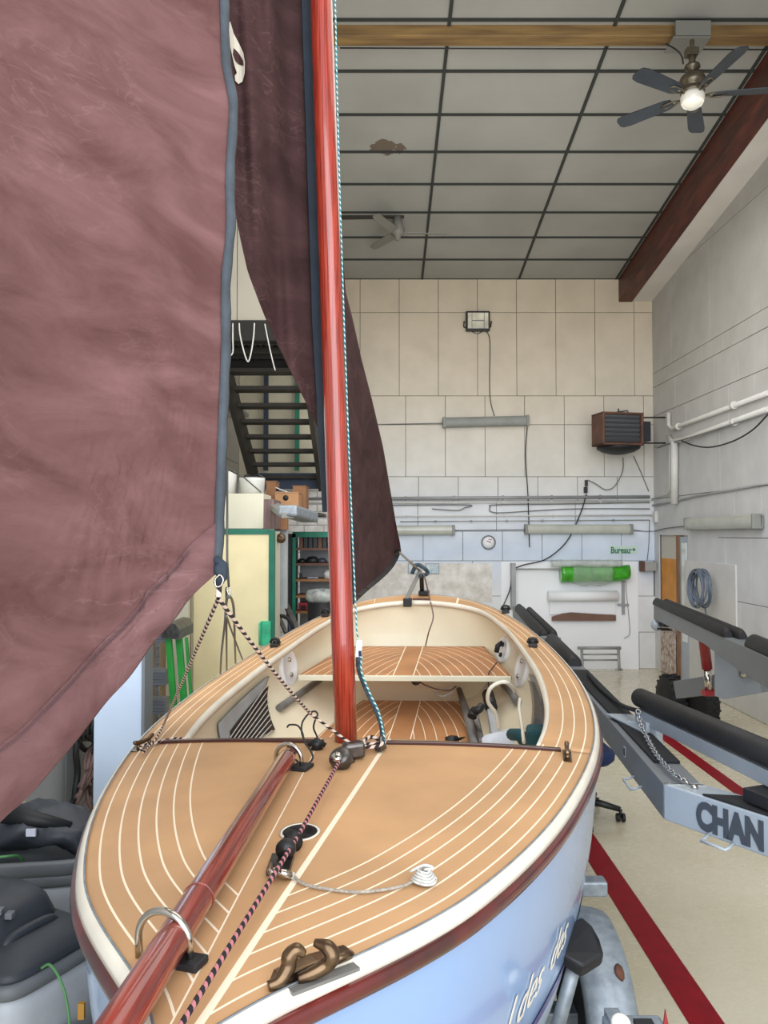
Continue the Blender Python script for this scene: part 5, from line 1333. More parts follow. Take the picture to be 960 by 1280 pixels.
rope('rope_tail', smoothpath([dkp(191,930,.01), dkp(205,925.5,.008), dkp(220,923,.008), dkp(233,923.5,.01), dkp(236,928,-.03)],6), .0046, 'rope_black_white', 'short flecked rope tail lying behind the left cleat', 'rope')
bm = BM(); pts = smoothpath([dkp(447,934,.02), dkp(458,924,.03), dkp(470,922,.03), dkp(478,929,.03), dkp(466,934,.02), dkp(452,931,.03), dkp(463,921,.04), dkp(474,925,.03)],6); tube(bm, pts, .006, 8, track=True); one('rope_coil', bm, 'rope_black_white', 'small coil of flecked rope beside the foot of the mast', 'rope')
# downhaul from the mast foot forward over the bow
p0, p1, p2 = dkp(424,952,.045), dkp(372,1046,.03), dkp(347,1086,.035)
dn = (dkp(238,1262,.03)-p2); p3 = dkp(232,1272,.025)
rope('furling_line', [p0.lerp(p1, i/14) for i in range(14)]+[p1.lerp(p2, i/6) for i in range(6)]+[p2.lerp(p3, i/24) for i in range(24)]+[p3+(p3-p2).normalized()*.02*i for i in range(0,8)], .0052, 'rope_black_pink', 'black and pink flecked line running forward along the centre plank', 'rope')
# grey painter with a white coil
rope('painter', smoothpath([dkp(352,1090,.012), dkp(366,1094,.008), dkp(376,1103,.006), dkp(400,1110,.005), dkp(445,1115,.005), dkp(480,1112,.005), dkp(505,1107,.006), dkp(515,1102,.01)],7), .0034, 'rope_grey', 'thin grey rope lying across the deck to a white coil', 'rope')
bm = BM(); cc_ = dkp(530,1102,.006)
for i in range(5):
    r_ = .023-.003*i; tube(bm, [cc_+RX*r_*1.1*cos(a)+AX*r_*.9*sin(a)+UP*(.004+.005*i+.002*sin(2*a)) for a in [2*pi*k/18+i for k in range(19)]], .0030, 7)
tube(bm, smoothpath([cc_+RX*-.03+UP*.02, cc_+RX*-.0+UP*.035, cc_+RX*.02+UP*.03, cc_+RX*.0+UP*.025],4), .0032, 7)
one('rope_coil', bm, 'rope_white', 'small white coil of rope on the right foredeck', 'rope')
bm = BM(); tube(bm, [dkp(353,1090,.013), dkp(360,1092,.012), dkp(367,1095,.010)], .007, 8); one('rope_splice', bm, 'rope_white', 'white whipped splice at the start of the grey rope', 'rope')
# black bungee loops near the bowsprit heel
LPp = lambda pts, d=.03: smoothpath([dkp(a,b,h) for a,b,h in pts], 7)
rope('bungee_loop', LPp([(359,909,.05),(362,906,.06),(372,907,.06),(378,916,.05),(381,928,.04),(388,938,.03),(391,947,.02),(386,954,.01),(379,957,.008),(370,950,.01)]), .0032, 'cable_black', 'black elastic loop round the heel of the bowsprit', 'cord')
rope('bungee_loop', LPp([(380,925,.03),(377,915,.05),(378,903,.08),(385,893,.10),(393,889,.12),(397,893,.12),(394,900,.11),(392,910,.07),(396,920,.04),(398,928,.02)]), .0032, 'cable_black', 'black elastic loop tied over the flecked sheet', 'cord')

# main sail behind the mast: luff on the left, clew out towards the stern on the right
luffL = [(-330,270),(-90,276),(0,280),(120,286),(200,288),(260,293),(300,301),(340,310),(375,323),(400,333),(430,347),(460,361),(490,376),(520,391),(545,401),(570,410),(620,418),(700,428),(756,440)]
rgt = [(-330,394),(-90,404),(0,408),(200,419),(300,426),(340,430),(365,432),(400,441),(450,452),(500,465),(560,479),(620,489),(660,496),(688,502),(700,497),(712,490),(725,476),(738,460),(748,449),(756,441)]
def itp(tab, y):
    for (a, b), (c, d) in zip(tab[:-1], tab[1:]):
        if y <= c: return b+(d-b)*(y-a)/(c-a)
    return tab[-1][1]
ys = [-330+i*(756+330)/114 for i in range(115)]
P = []
def mdep(px, py):
    xm = 401.3+31.2*py/926+2
    if px <= xm:
        f = (xm-px)/110; return YM+.20-.42*f+(.03*sin(px*.09+py*.004)+.02*sin(px*.2-py*.013))*max(0, min(1, f*2.5-.4))
    full = itp([(-330,3.0),(-90,3.0),(300,3.6),(688,5.0),(756,5.0)], py); w = 72 if py < 688 else 72
    f = min(1, (px-xm)/68); return YM+.16+(full-YM-.16)*f**1.0+.03*sin(px*.12+py*.02)*f
for y in ys:
    a, b = itp(luffL, y), itp(rgt, y); row = []
    for k in range(61):
        x = a+(b-a)*k/60; row.append(at(x, y, mdep(x, y)))
    P.append(row)
tm = thing('main_sail', at(495,690,4.8), 'dark brown mainsail hanging behind the mast', 'sail')
bm = BM(); sheet(bm, P); obj('sail_cloth', bm, 'mainsail_cloth', tm, solid=.002)
bm = BM(); rr = []
for y in [-330+i*(640+330)/60 for i in range(61)]:
    xm = 401.3+31.2*y/926; wd = 5.5 if y < 350 else 5.5+(y-350)*.004; x0 = xm-16.5-wd*1.6+max(0,y-400)*.03; x1 = xm-13
    rr.append([at(x0,y,YM+.06), at(x0+1,y,YM+.05), at(x1,y,YM+.045), at(x1,y,YM+.07)])
loft(bm, rr); obj('luff_tape', bm, 'tape_dark', tm)
bm = BM(); rr = []
for i in range(0, 115):
    y = ys[i]
    if y < 688: continue
    x = itp(rgt, y); p = at(x, y, mdep(x, y)); q = at(x-5, y-3, mdep(x-5, y)); rr.append([p+V((.0,-.006,0)), q+V((0,-.006,0)), q+V((0,.006,0)), p+V((0,.006,0))])
if len(rr) > 1: loft(bm, rr)
obj('foot_tape', bm, 'vac_black', tm)
def mpatch(pts, name, m_, off):
    bm = BM(); c = V((sum(a for a,b in pts)/len(pts), sum(b for a,b in pts)/len(pts), 0))
    vs = [bm.verts.new(at(a,b,mdep(a,b)-off)) for a,b in pts]; bm.faces.new(vs); bmesh.ops.triangulate(bm, faces=bm.faces); return obj(name, bm, m_, tm, solid=.001)
em = mpatch([(283,22),(288,28),(292,42),(299,55),(304,66),(306,78),(305.5,92),(303,102),(298,105),(294,101),(293.5,95),(296,91),(293,82),(290,68),(286,50)], 'sail_emblem', 'emblem', .012)
em.name = 'sail_emblem'
mpatch([(292,60),(298,66),(304,76),(304.5,82),(300,81),(294,76),(291,68)], 'emblem_cutout', 'mainsail_cloth', .015)
# main sheet rope and crutch at the stern
CR = at(524, 713, 5.45)
rope('mainsheet', [at(500,691,4.95), CR], .008, 'rope_grey', 'grey rope from the mainsail corner to the stern crutch', 'rope')
t = thing('boom_crutch', dkp(530,744,0), 'grey metal crutch standing on the stern with black end caps', 'crutch')
bm = BM(); beam(bm, at(528,714,5.5), dkp(510.5,750,.02), .05, .03, up=RX); obj('arm', bm, 'lamp_body', t, bevel=.004)
bm = BM(); q = dkp(509.5,753,.01); box(bm, q+UP*.0, (.06,.05,.06), MB); obj('end_cap', bm, 'black_plastic', t, bevel=.005)
bm = BM(); beam(bm, at(527,716,5.55), dkp(528,742,.0), .03, .03, up=AX); box(bm, dkp(530,741,.02), (.08,.06,.03), MB); obj('foot', bm, 'black_plastic', t, bevel=.004)
bm = BM(); tube(bm, smoothpath([CR+V((-.05,0,-.02)), CR+V((-.02,-.03,.04)), CR+V((.03,-.03,.02)), CR+V((.06,0,-.02)), CR+V((.0,-.04,-.04))],5), .014, 8); obj('rope_lashing', bm, 'rope_navy', t)
bm = BM(); beam(bm, dkp(516,748,.015), dkp(537,748,.015), .03, .012, up=UP); obj('base_plate', bm, 'old_wood', t)
HTp = lambda a,b,h=HT: B(*onh(a,b,h), h)
rope('cord', smoothpath([at(529,716,5.4), at(533,730,5.45), dkp(537,748,.01), at(541,765,5.3), at(541,775,5.25), at(536,790,5.25), HTp(532,807)],6), .005, 'panel_pink', 'thin reddish cord hanging from the crutch down to the seat', 'cord')

# wires in front of the yellow cupboard: shroud and halyard tails
SH = [(285,560,2.05),(284.5,640,2.1),(284.5,700,2.15),(285,728,2.18)]
W0 = at(286,-80,1.98)
rope('shroud_wire', [at(284,586,2.3), at(284,700,2.3), at(286,734,2.3)], .0035, 'wire', 'thin vertical wire hanging just right of the blue sail tape', 'wire', n=6)
bm = BM(); tube(bm, smoothpath([at(285,733,2.3), at(288,736,2.3), at(287,744,2.3), at(284,738,2.3), at(285,733,2.3)],5), .002, 6); one('snap_hook', bm, 'chrome', 'small snap hook joining the wires beside the jib corner', 'hook')
def deckend(px, py): 
    u, s = dk(px, py); return D(u, s, .0)
rope('wire_loop', smoothpath([at(287,744,2.35), at(283,752,2.5), at(281,780,2.9), at(277,815,3.3), at(275.5,842,3.9)],6), .0045, 'wire', 'grey wire leading from the snap hook down to the deck edge', 'wire', n=6)
rope('wire_loop', smoothpath([at(286,745,2.35), at(290,750,2.5), at(292.5,765,2.8), at(293.5,800,3.3), at(294.5,829,4.0)],6), .0045, 'wire', 'grey wire looping right of the snap hook to the deck edge', 'wire', n=6)
rope('wire_loop', smoothpath([at(283,735,2.35), at(283,770,2.8), at(283.5,838,3.9)],6), .004, 'wire', 'straight grey wire between two other wires to the deck edge', 'wire', n=6)
rope('wire_loop', smoothpath([at(283,770,2.7), at(290,790,3.1), at(303,824,4.0)],6), .004, 'cable_grey', 'pale grey line slanting right behind the flecked sheet', 'wire', n=6)

# ------------------------------------------------------------------ things lying in the cockpit
HS_ = lambda a,b,h=HSO: B(*onh(a,b,h+.0), h)
t = thing('oar', HS_(590,920), 'grey wooden oar shaft lying on the cockpit floor nearest the centre', 'oar')
bm = BM(); tube(bm, [HS_(571,853,HSO+.12), HS_(583,890,HSO+.05), HS_(595,935,HSO+.03)], [.016,.024,.026], 14); obj('shaft', bm, 'grey_plastic', t)
bm = BM(); lathe(bm, HS_(571,853,HSO+.12), [(0,-.02),(.02,-.015),(.02,.02),(0,.03)], 16, axis=-AX); obj('grip', bm, 'old_wood', t)
t = thing('oar', HS_(618,915), 'grey oar with black collar lying against the right side', 'oar')
bm = BM(); beam(bm, HS_(612,872,HSO+.16), HS_(622,930,HSO+.05), .05, .04, up=UP); obj('shaft', bm, 'locker_grey', t, bevel=.008)
bm = BM(); tube(bm, [HS_(610,868,HSO+.17), HS_(614,884,HSO+.14)], .036, 14); obj('collar', bm, 'black_plastic', t)
t = thing('tiller', HS_(600,915), 'dark tiller bar with a black curved handle standing in the cockpit', 'tiller')
bm = BM(); beam(bm, HS_(594,892,HSO+.14), HS_(604,935,HSO+.04), .035, .03, up=UP); obj('bar', bm, 'steel_dark', t, bevel=.005)
bm = BM(); tube(bm, smoothpath([HS_(590,896,HSO+.15), HS_(592,890,HSO+.17), HS_(598,887,HSO+.19), HS_(602,883,HSO+.2)],5), [.026]*8+[.022]*8, 12); obj('handle', bm, 'black_plastic', t)
bm = BM(); tube(bm, [HS_(557,926,HSO+.03), HS_(565,925,HSO+.035), HS_(571,924,HSO+.03)], [.02,.026,.018], 12); tube(bm, [HS_(570,925,HSO+.03), HS_(581,921.5,HSO+.03)], [.012,.003], 10); one('rope_cleat_tool', bm, 'black_plastic', 'small black pointed tool lying on the cockpit floor', 'tool')
t = thing('cloth_bundle', HS_(635,930), 'crumpled white cloth bundle in the right corner of the cockpit', 'cloth')
bm = BM(); P = []; c = HS_(640,940,HSO)
for i in range(21):
    row = []
    for j in range(21):
        x, y = (i/10-1), (j/10-1); r_ = min(1, math.hypot(x, y)); hgt = .11*(1-r_**2.2)+.03*noise.noise(V((x*3, y*3, 1)))*(1-r_)+.012*sin(9*x+4*y)*(1-r_)
        row.append(c+RX*.23*x*(1-.1*abs(y))+AX*.17*y+UP*max(.004, hgt))
    P.append(row)
sheet(bm, P); obj('cloth', bm, 'cloth_white', t)
bm = BM(); tube(bm, smoothpath([HS_(640,918,HSO+.15), HS_(650,919,HSO+.19), HS_(655,926,HSO+.16)],5), .03, 10); obj('teal_lining', bm, 'cloth_teal', t)
bm = BM(); box(bm, HS_(672,930,HSO+.2), (.1,.12,.16), MB); one('teal_pouch', bm, 'cloth_teal', 'dark teal pouch in the right side locker of the cockpit', 'pouch', bevel=.02)
hp = lambda a,b,h: B(*onh(a,b,h), h)
rope('hose', smoothpath([hp(623,910,-.28), hp(620,893,-.2), hp(610,877,-.12), hp(612,862,-.05), hp(622,854,-.02), hp(633,853,-.02), hp(641,860,-.08), hp(643,864,-.12)],8), .010, 'hose_white', 'cream hose arching up from the cockpit floor on the right', 'hose')
rope('hose', smoothpath([hp(650,873,-.12), hp(649,885,-.16), hp(652,905,-.2), hp(655,928,-.22)],8), .009, 'hose_white', 'cream hose hanging down beside the white cloth', 'hose')
rope('cord', smoothpath([hp(621,828,-.1), hp(615,836,-.12), hp(611,842,-.13), hp(611,860,-.2), hp(613,875,-.25)],6), .0035, 'cable_black', 'thin black cord hanging over the right end of the seat', 'cord')
rope('cord', smoothpath([hp(524,852,-.21), hp(533,857,-.24), hp(548,862,-.26), hp(562,863,-.27), hp(570,858,-.26)],6), .0045, 'board_brown', 'brown cord running from the seat eye to the oar', 'cord')
rope('rope_tail', smoothpath([hp(566,858,-.27), hp(556,862,-.3), hp(546,864,-.32), hp(545,868,-.33), hp(555,870,-.33), hp(566,865,-.3)],6), .006, 'rope_white', 'loop of white rope lying over the grey oar tip', 'rope')
bm = BM(); box(bm, B(-.28,1.83,HSO+.08), (.34,.2,.16), MB @ Matrix.Rotation(R(12),3,'Z')); one('grey_locker_box', bm, 'grey_plastic', 'grey padded box in the left front corner of the cockpit', 'box', bevel=.03)
# ================================================================== BOAT TRAILER UNDER THE DINGHY
tr = thing('boat_trailer', V((.1,2.6,0)), 'galvanised boat trailer with mudguards under the blue dinghy', 'trailer')
for sg in (1, -1):
    cx = .735 if sg > 0 else -.62; cy_, rw = 2.78, .28
    bm = BM(); loft_p = []
    pr = [(.30,-.02),(.315,-.05),(.325,-.055),(.325,.055),(.315,.05),(.30,.02)]
    # tyre
    c = V((cx, cy_, rw)); lathe(bm, c, [(.15,-.055),(.24,-.07),(.272,-.05),(.28,0),(.272,.05),(.24,.07),(.15,.055)], 40, axis=V((1,0,0))); obj('tyre', bm, 'tyre', tr)
    bm = BM(); lathe(bm, c, [(0,-.04),(.05,-.045),(.06,-.025),(.13,-.03),(.155,-.055),(.155,.055),(.13,.03),(.06,.025),(.05,.045),(0,.04)], 32, axis=V((1,0,0))); obj('wheel_rim', bm, 'rim_grey', tr)
    bm = BM(); rr = []
    for k in range(27):
        a = R(-18+216*k/26); rr.append([c+V((x, cos(a)*r_, sin(a)*r_)) for x, r_ in ((-.078,.27),(-.084,.315),(-.074,.335),(-.035,.345),(0,.348),(.035,.345),(.074,.335),(.084,.315),(.078,.27),(.072,.31),(.03,.335),(-.03,.335),(-.072,.31))])
    loft(bm, rr, smooth=True); mg = obj('mudguard', bm, 'galvanised', tr)
    if sg > 0:
        a = R(128); bm = BM(); q = c+V((.05, cos(a)*.338, sin(a)*.338)); lathe(bm, q, [(.03,0),(.02,.003),(0,.004)], 14, axis=V((.5,cos(a),sin(a))).normalized()); obj('rust_patch', bm, 'rust', mg)
    bm = BM(); box(bm, V((cx+.01*sg, cy_+.36, .57)), (.30,.07,.06)); obj('rear_bracket', bm, 'galvanised', tr, bevel=.008)
    bm = BM(); box2(bm, (cx-.26*sg-.03, .2, .20), (cx-.26*sg+.03, 4.6, .27)); obj('side_beam', bm, 'galvanised', tr, bevel=.006)
    # hull support pad
    bm = BM(); q0, q1 = at(727,1160,2.42), at(722,1200,2.2)
    if sg > 0:
        P = [at(700,1190,2.30), at(729,1210,2.28), at(756,1193,2.32), at(750,1172,2.38), at(741,1157,2.44), at(727,1144,2.48), at(705,1160,2.42)]
        prism(bm, P, V((.0,.03,-.05))); obj('support_pad', bm, 'black_rubber', tr, bevel=.012)
        bm = BM(); tube(bm, [V((cx-.25,2.35,.38)), V((.585,2.36,.72))], .022, 8); obj('pad_arm', bm, 'galvanised', tr)
bm = BM(); box2(bm, (-.70, 2.74, .25), (.80, 2.82, .31)); obj('axle', bm, 'galvanised', tr, bevel=.006)
for y in (1.0, 3.6): bm = BM(); box2(bm, (-.38, y, .21), (.50, y+.07, .27)); obj('cross_member', bm, 'galvanised', tr, bevel=.006)
bm = BM(); box2(bm, (-.18,1.0,.27), (-.06,1.07,.52)); box2(bm, (.08,3.58,.27), (.18,3.68,.44)); obj('keel_support', bm, 'black_rubber', tr, bevel=.01)
# lamp board bracket at the front of the mudguard
lb = V((.60, 2.02, .66)); 
bm = BM(); P0 = at(795,1272,2.14); box(bm, P0+V((0,0,-.045)), (.165,.1,.05)); lbk = obj('lamp_bracket', bm, 'galvanised', tr, bevel=.01)
bm = BM(); lathe(bm, at(776,1275,2.10)+V((0,-.0,-.01)), [(0,-.01),(.026,-.01),(.026,.006),(.02,.012),(0,.012)], 24, axis=V((0,-.5,.86))); obj('round_lamp', bm, 'opal', lbk)
bm = BM(); box(bm, at(806,1276,2.10)+V((0,0,-.012)), (.05,.04,.012)); obj('lamp_recess', bm, 'vac_black', lbk)
bm = BM(); q = at(832,1262,2.14); prism(bm, [q, q+V((.012,0,-.06)), q+V((-.008,0,-.06))], (0,.006,0)); obj('red_reflector', bm, 'red_paint', lbk)
bm = BM(); box2(bm, (cx+1.3 if False else .62, 2.10, .60), (.66, 2.2, .66)); beam(bm, P0+V((-.05,.05,-.07)), V((.47,2.3,.36)), .04, .04); obj('bracket_arm', bm, 'galvanised', tr)

# ================================================================== GREY TRAILER ON THE RIGHT
ZT = 1.0
g = thing('large_trailer', V((1.7,6,0)), 'large grey boat trailer with long rails and black rubber pads', 'trailer')
def rl(Y): return V((1.11+.0855*(Y-3.08), Y, ZT))      # left top edge of the near rail
W = .15; HH = .142
RA0, RA1 = rl(3.08), rl(10.4)
dA = (RA1-RA0).normalized(); sA = V((dA.y, -dA.x, 0))
bm = BM(); prism(bm, [RA0, RA0+sA*W+dA*.02, RA1+sA*W, RA1], V((0,0,-HH))); ra = obj('near_rail', bm, 'trailer_grey', g, bevel=.006)
bm = BM(); a_, b_ = rl(5.55), rl(3.35); prism(bm, [b_+sA*.035+V((0,0,.001)), b_+sA*(W-.005)+V((0,0,.001)), a_+sA*(W-.01)+V((0,0,.001)), a_+sA*.012+V((0,0,.001))], V((0,0,.012))); obj('rubber_mat', bm, 'carpet_black', ra, bevel=.003)
# rounded black pads on the far half of the rail
def pad(p0, p1, w, h, parent, m='black_rubber'):
    p0, p1 = V(p0), V(p1); d = (p1-p0).normalized(); s = V((d.y, -d.x, 0)).normalized(); up = s.cross(d).normalized()
    if up.z < 0: up = -up
    bm = BM(); rr = []
    for f, k in ((0,.7),(.03,1),(.97,1),(1,.7)):
        c = p0.lerp(p1, f); rr.append([c+s*w/2*cos(a)*k+up*(h*max(0, sin(a))*k) for a in [pi*j/12 for j in range(13)]]+[c-s*w/2*k-up*.01, c+s*w/2*k-up*.01][0:0])
    loft(bm, rr, smooth=True); return obj('roller_pad', bm, m, parent)
for y0, y1, o, w in ((5.75,7.0,.075,.13),(7.2,9.9,.035,.11),(7.25,9.5,.125,.10)):
    pad(rl(y0)+sA*o, rl(y1)+sA*o, w, .085, ra)
bm = BM(); box(bm, rl(7.1)+sA*.08+V((0,0,.02)), (.16,.14,.03)); obj('pad_bracket', bm, 'trailer_grey', ra)
# slot holes on the rail side
for px_, py_ in ((774.5,927),(742,884)):
    Yq = 3.75 if px_ > 760 else 4.6; p = rl(Yq)+V((0,0,-.065)); bm = BM(); Mx = Matrix((dA, sA, V((0,0,1)))).transposed(); box(bm, p-sA*.001, (.035,.004,.05), Mx); so_ = obj('slot_rim', bm, 'trailer_light', ra, bevel=.001)
    bm = BM(); box(bm, p-sA*.003, (.02,.004,.034), Mx); obj('slot', bm, 'vac_black', so_)
# front drawbar beam
C0 = RA0; E0 = at(960,1018,2.72); dE = V((E0.x-C0.x, E0.y-C0.y, 0)).normalized(); E1 = C0+dE*1.25; sE = V((-dE.y, dE.x, 0)); WE = .19
bm = BM(); prism(bm, [C0, E1, E1+sE*WE, RA0+sA*W+dA*.021], V((0,0,-HH))); db = obj('drawbar', bm, 'trailer_light', g, bevel=.006)
def onplane(px, py, p, n):
    d = ray(px, py); k = (p-V((0,0,CAMZ))).dot(n)/d.dot(n); return V((0,0,CAMZ))+d*k
nE = -sE
tl = onplane(871, 1031, C0, nE); xd = (onplane(960,1066,C0,nE)-tl); 
bm = text_bm('CHAN', .13, lambda x,y,z: C0+dE*((tl-C0).dot(dE)+x*1.02)+V((0,0,tl.z-C0.z+y*1.04-.004))+nE*(.001+z), bold=.0075, font_sx=.70); obj('lettering', bm, 'letter_navy', db, label='large dark grey capital lettering')
bm = BM(); q0 = C0+dE*.17+sE*.004+V((0,0,.001)); prism(bm, [q0, C0+dE*1.2+sE*.004, C0+dE*1.2+sE*.15, C0+dE*.30+sE*.15], V((0,0,.008))); obj('rubber_mat', bm, 'carpet_black', db, bevel=.002)
bm = BM(); prism(bm, [C0+V((0,0,.001)), C0+V((0,0,.001))+dE*.01, RA0+sA*W+dE*.02, RA0+sA*W], V((0,0,.002))); obj('weld_seam', bm, 'chrome', db)
bm = BM(); q = onz(953, 992, ZT+.06); box(bm, q+V((.03,.02,-.02)), (.12,.12,.05), Matrix.Rotation(R(20),3,'Z')); obj('rubber_block', bm, 'black_rubber', db, bevel=.006)
# lashing loops under the beams
def loopu(p, d, s, w, parent):
    bm = BM(); tube(bm, [p, p+s*.03-V((0,0,.012)), p+s*.05-V((0,0,.015)), p+s*.05+d*w-V((0,0,.015)), p+s*.03+d*w-V((0,0,.012)), p+d*w], .006, 8); obj('lashing_loop', bm, 'trailer_light', parent)
loopu(C0+dE*.20+V((0,0,-HH+.01)), dE, nE, .10, db)
loopu(rl(3.42)+V((0,0,-HH+.02)), dA, -sA, .14, ra)
# bracket and long bunk with black roller
bunk = thing('bunk_roller', at(800,890,4.0), 'long black roller on a pale blue-grey bar above the near rail', 'roller')
F0, F1 = at(800,872,3.98), at(975,948,2.80)
dd = (F1-F0).normalized()
bm = BM(); tube(bm, [F0+V((.0,0,.0)), F0.lerp(F1,.5), F1+dd*.3], .048, 22); obj('roller', bm, 'black_rubber', bunk)
bm = BM(); beam(bm, F0+V((-.0,.0,-.052)), F1+dd*.3+V((0,0,-.052)), .06, .06); obj('bar', bm, 'trailer_light', bunk, bevel=.004)
bm = BM(); A1 = rl(3.95)+sA*.06; P = [A1+V((-.05,.22,.014)), A1+V((.08,.2,.014)), A1+V((.13,-.1,.014)), A1+V((.02,-.14,.014))]
prism(bm, P, V((0,0,.01))); beam(bm, A1+V((.02,.05,.03)), F0+V((.04,-.05,-.11)), .05, .05); box(bm, F0.lerp(F1,.08)+V((0,0,-.13)), (.08,.16,.08)); cyl(bm, F0.lerp(F1,.16)+V((0,0,-.19)), F0.lerp(F1,.16)+V((0,0,-.1)), .028); obj('mounting_bracket', bm, 'trailer_light', bunk, bevel=.003)
# safety chain
def chain(pts, name, lab, lr=.011, wr=.0032, pitch=.026):
    sp = smoothpath(pts, 10); bm = BM(); L_ = [0]
    for a, b in zip(sp[:-1], sp[1:]): L_.append(L_[-1]+(b-a).length)
    n = int(L_[-1]/pitch); j = 0
    for i in range(n):
        d = i*pitch
        while j < len(L_)-2 and L_[j+1] < d: j += 1
        f = (d-L_[j])/max(1e-9, L_[j+1]-L_[j]); c = sp[j].lerp(sp[j+1], f); t_ = (sp[j+1]-sp[j]).normalized(); x, y, _ = basis(t_)
        if i % 2: x, y = y, x
        ring = [c+t_*(lr*1.7)*cos(a)+x*lr*sin(a) for a in [2*pi*k/10 for k in range(11)]]
        tube(bm, ring, wr, 5, cap=False)
    return one(name, bm, 'chrome_chain', lab, 'chain')
chain([onz(798,890,1.11), onz(801,905,1.07), onz(808,920,1.04), onz(820,942,1.027), onz(835,960,1.026), onz(848,972,1.02), onz(860,979,1.012)], 'safety_chain', 'shiny steel chain from the bunk bracket down to the rail corner')
rope('strap', smoothpath([onz(735,842,1.03), onz(748,858,1.03), onz(765,873,1.03), onz(778,882,1.05), onz(795,888,1.10)],6), .012, 'carpet_black', 'dark braided strap lying along the right edge of the rail', 'strap')
bm = BM(); q = onz(861,980,ZT+.008); tube(bm, [q+V((-.02,.05,.015)), q+V((-.01,.01,.012)), q], .006, 8); lathe(bm, onz(868,985,ZT)+V((0,0,-.001)), [(0,0),(.016,0),(.012,.012),(0,.014)], 14); obj('eye_bolt', bm, 'chrome', db)
# far rail with pads, axle plate, wheels and red jack
ZR = 1.18
def rr_(Y): return V((2.62+.150*(Y-5.8), Y, ZR))
q0, q1 = rr_(2.4), rr_(8.75); dB = (q1-q0).normalized(); sB = V((dB.y, -dB.x, 0))
bm = BM(); 
loft(bm, [[p, p+sB*.14, p+sB*.14-V((0,0,h)), p-V((0,0,h))] for p, h in ((q1,.17),(rr_(7.6),.15),(rr_(6.6),.14),(rr_(5.6),.20),(q0,.22))]); rb = obj('far_rail', bm, 'trailer_grey', g, bevel=.006)
pad(rr_(6.0)+sB*.03+V((0,0,.0)), rr_(8.8)+sB*.03, .09, .075, rb); pad(rr_(5.9)+sB*.11, rr_(8.7)+sB*.11, .09, .075, rb); pad(rr_(3.0)+sB*.07, rr_(5.6)+sB*.07, .13, .09, rb)
bm = BM(); lathe(bm, at(823,781.5,8.72)-V((.02,0,0)), [(0,-.01),(.062,-.01),(.062,.01),(0,.01)], 28, axis=V((-.3,-1,0)).normalized()); obj('round_reflector', bm, 'trailer_light', rb)
bm = BM(); q = at(831,781,8.6); box(bm, q+V((.03,0,0)), (.14,.16,.03)); box(bm, q+V((.0,0,-.05)), (.12,.14,.015)); obj('stop_bracket', bm, 'vac_black', rb)
YP = 6.7
bm = BM(); P = [(893,806),(938,812),(945,835),(952,866),(905,874),(893,870)]
prism(bm, [at(a,b,YP-.25*(a-868)/98) for a,b in P], V((.10,.06,0))); ap = obj('axle_plate', bm, 'trailer_grey', g, bevel=.004)
bm = BM(); lathe(bm, at(930,842,YP-.18), [(0,0),(.035,0),(.035,.015),(.02,.03),(0,.035)], 20, axis=V((-.8,-.6,0)).normalized()); obj('bolt', bm, 'chrome', ap)
bm = BM(); prism(bm, [at(a,b,YP-.28) for a,b in ((936,838),(949,845),(950,851),(938,848))], V((-.004,-.012,0))); obj('opening', bm, 'vac_black', ap)
bm = BM(); a_ = at(850,860,7.7); beam(bm, a_+V((-.02,0,.07)), at(905,852,7.0)+V((.05,0,.08)), .12, .17); obj('axle_arm', bm, 'trailer_grey', g, bevel=.006)
for (px_, Yw, wd) in ((839,8.25,.17),(878,7.95,.17)):
    cw = V((at(px_,860,Yw).x, Yw, .235)); ax_ = V((.985,.06,0)).normalized()
    bm = BM(); lathe(bm, cw, [(.10,-wd/2),(.20,-wd/2),(.23,-wd/2+.03),(.235,0),(.23,wd/2-.03),(.20,wd/2),(.10,wd/2)], 36, axis=ax_)
    x_, y_, _ = basis(ax_)
    for k in range(18):
        a = 2*pi*k/18
        for e in (-1, 1): box(bm, cw+(x_*cos(a+e*.08)+y_*sin(a+e*.08))*.232+ax_*e*.04, (.03,.02,.065), Matrix((x_*cos(a)+y_*sin(a), -x_*sin(a)+y_*cos(a), ax_)).transposed())
    tw_ = obj('wheel', bm, 'tyre', g)
    bm = BM(); lathe(bm, cw, [(0,-wd/2+.02),(.04,-wd/2),(.06,-wd/2+.03),(.105,-wd/2+.01),(.105,wd/2-.01),(.06,wd/2-.03),(.04,wd/2),(0,wd/2-.02)], 28, axis=ax_); obj('hub', bm, 'rim_grey', tw_)
YJ = 7.0; j0, j1, j2 = at(879,795,YJ), at(884,836,YJ), at(886.5,866,YJ)
jk = thing('hydraulic_jack', j2, 'red hydraulic jack with shiny piston below the far trailer rail', 'jack')
bm = BM(); tube(bm, [j0, j0.lerp(j1,.12), j0.lerp(j1,.14), j1], [.052,.052,.046,.046], 20); cy_o = obj('cylinder', bm, 'red_paint', jk)
bm = BM(); cyl(bm, j1, j2, .036, 18); obj('piston', bm, 'chrome', jk)
bm = BM(); box(bm, j2+V((0,0,0)), (.13,.08,.05)); obj('foot', bm, 'red_paint', jk, bevel=.008)
bm = BM(); box(bm, j0+V((0,0,.02)), (.16,.1,.05)); obj('head_bracket', bm, 'trailer_grey', jk, bevel=.006)
bm = BM(); tube(bm, smoothpath([at(886,806,YJ-.05), at(897,804,YJ-.1), at(905,808,YJ-.1), at(908,814,YJ-.1)],5), .016, 8); obj('handle', bm, 'black_plastic', jk)

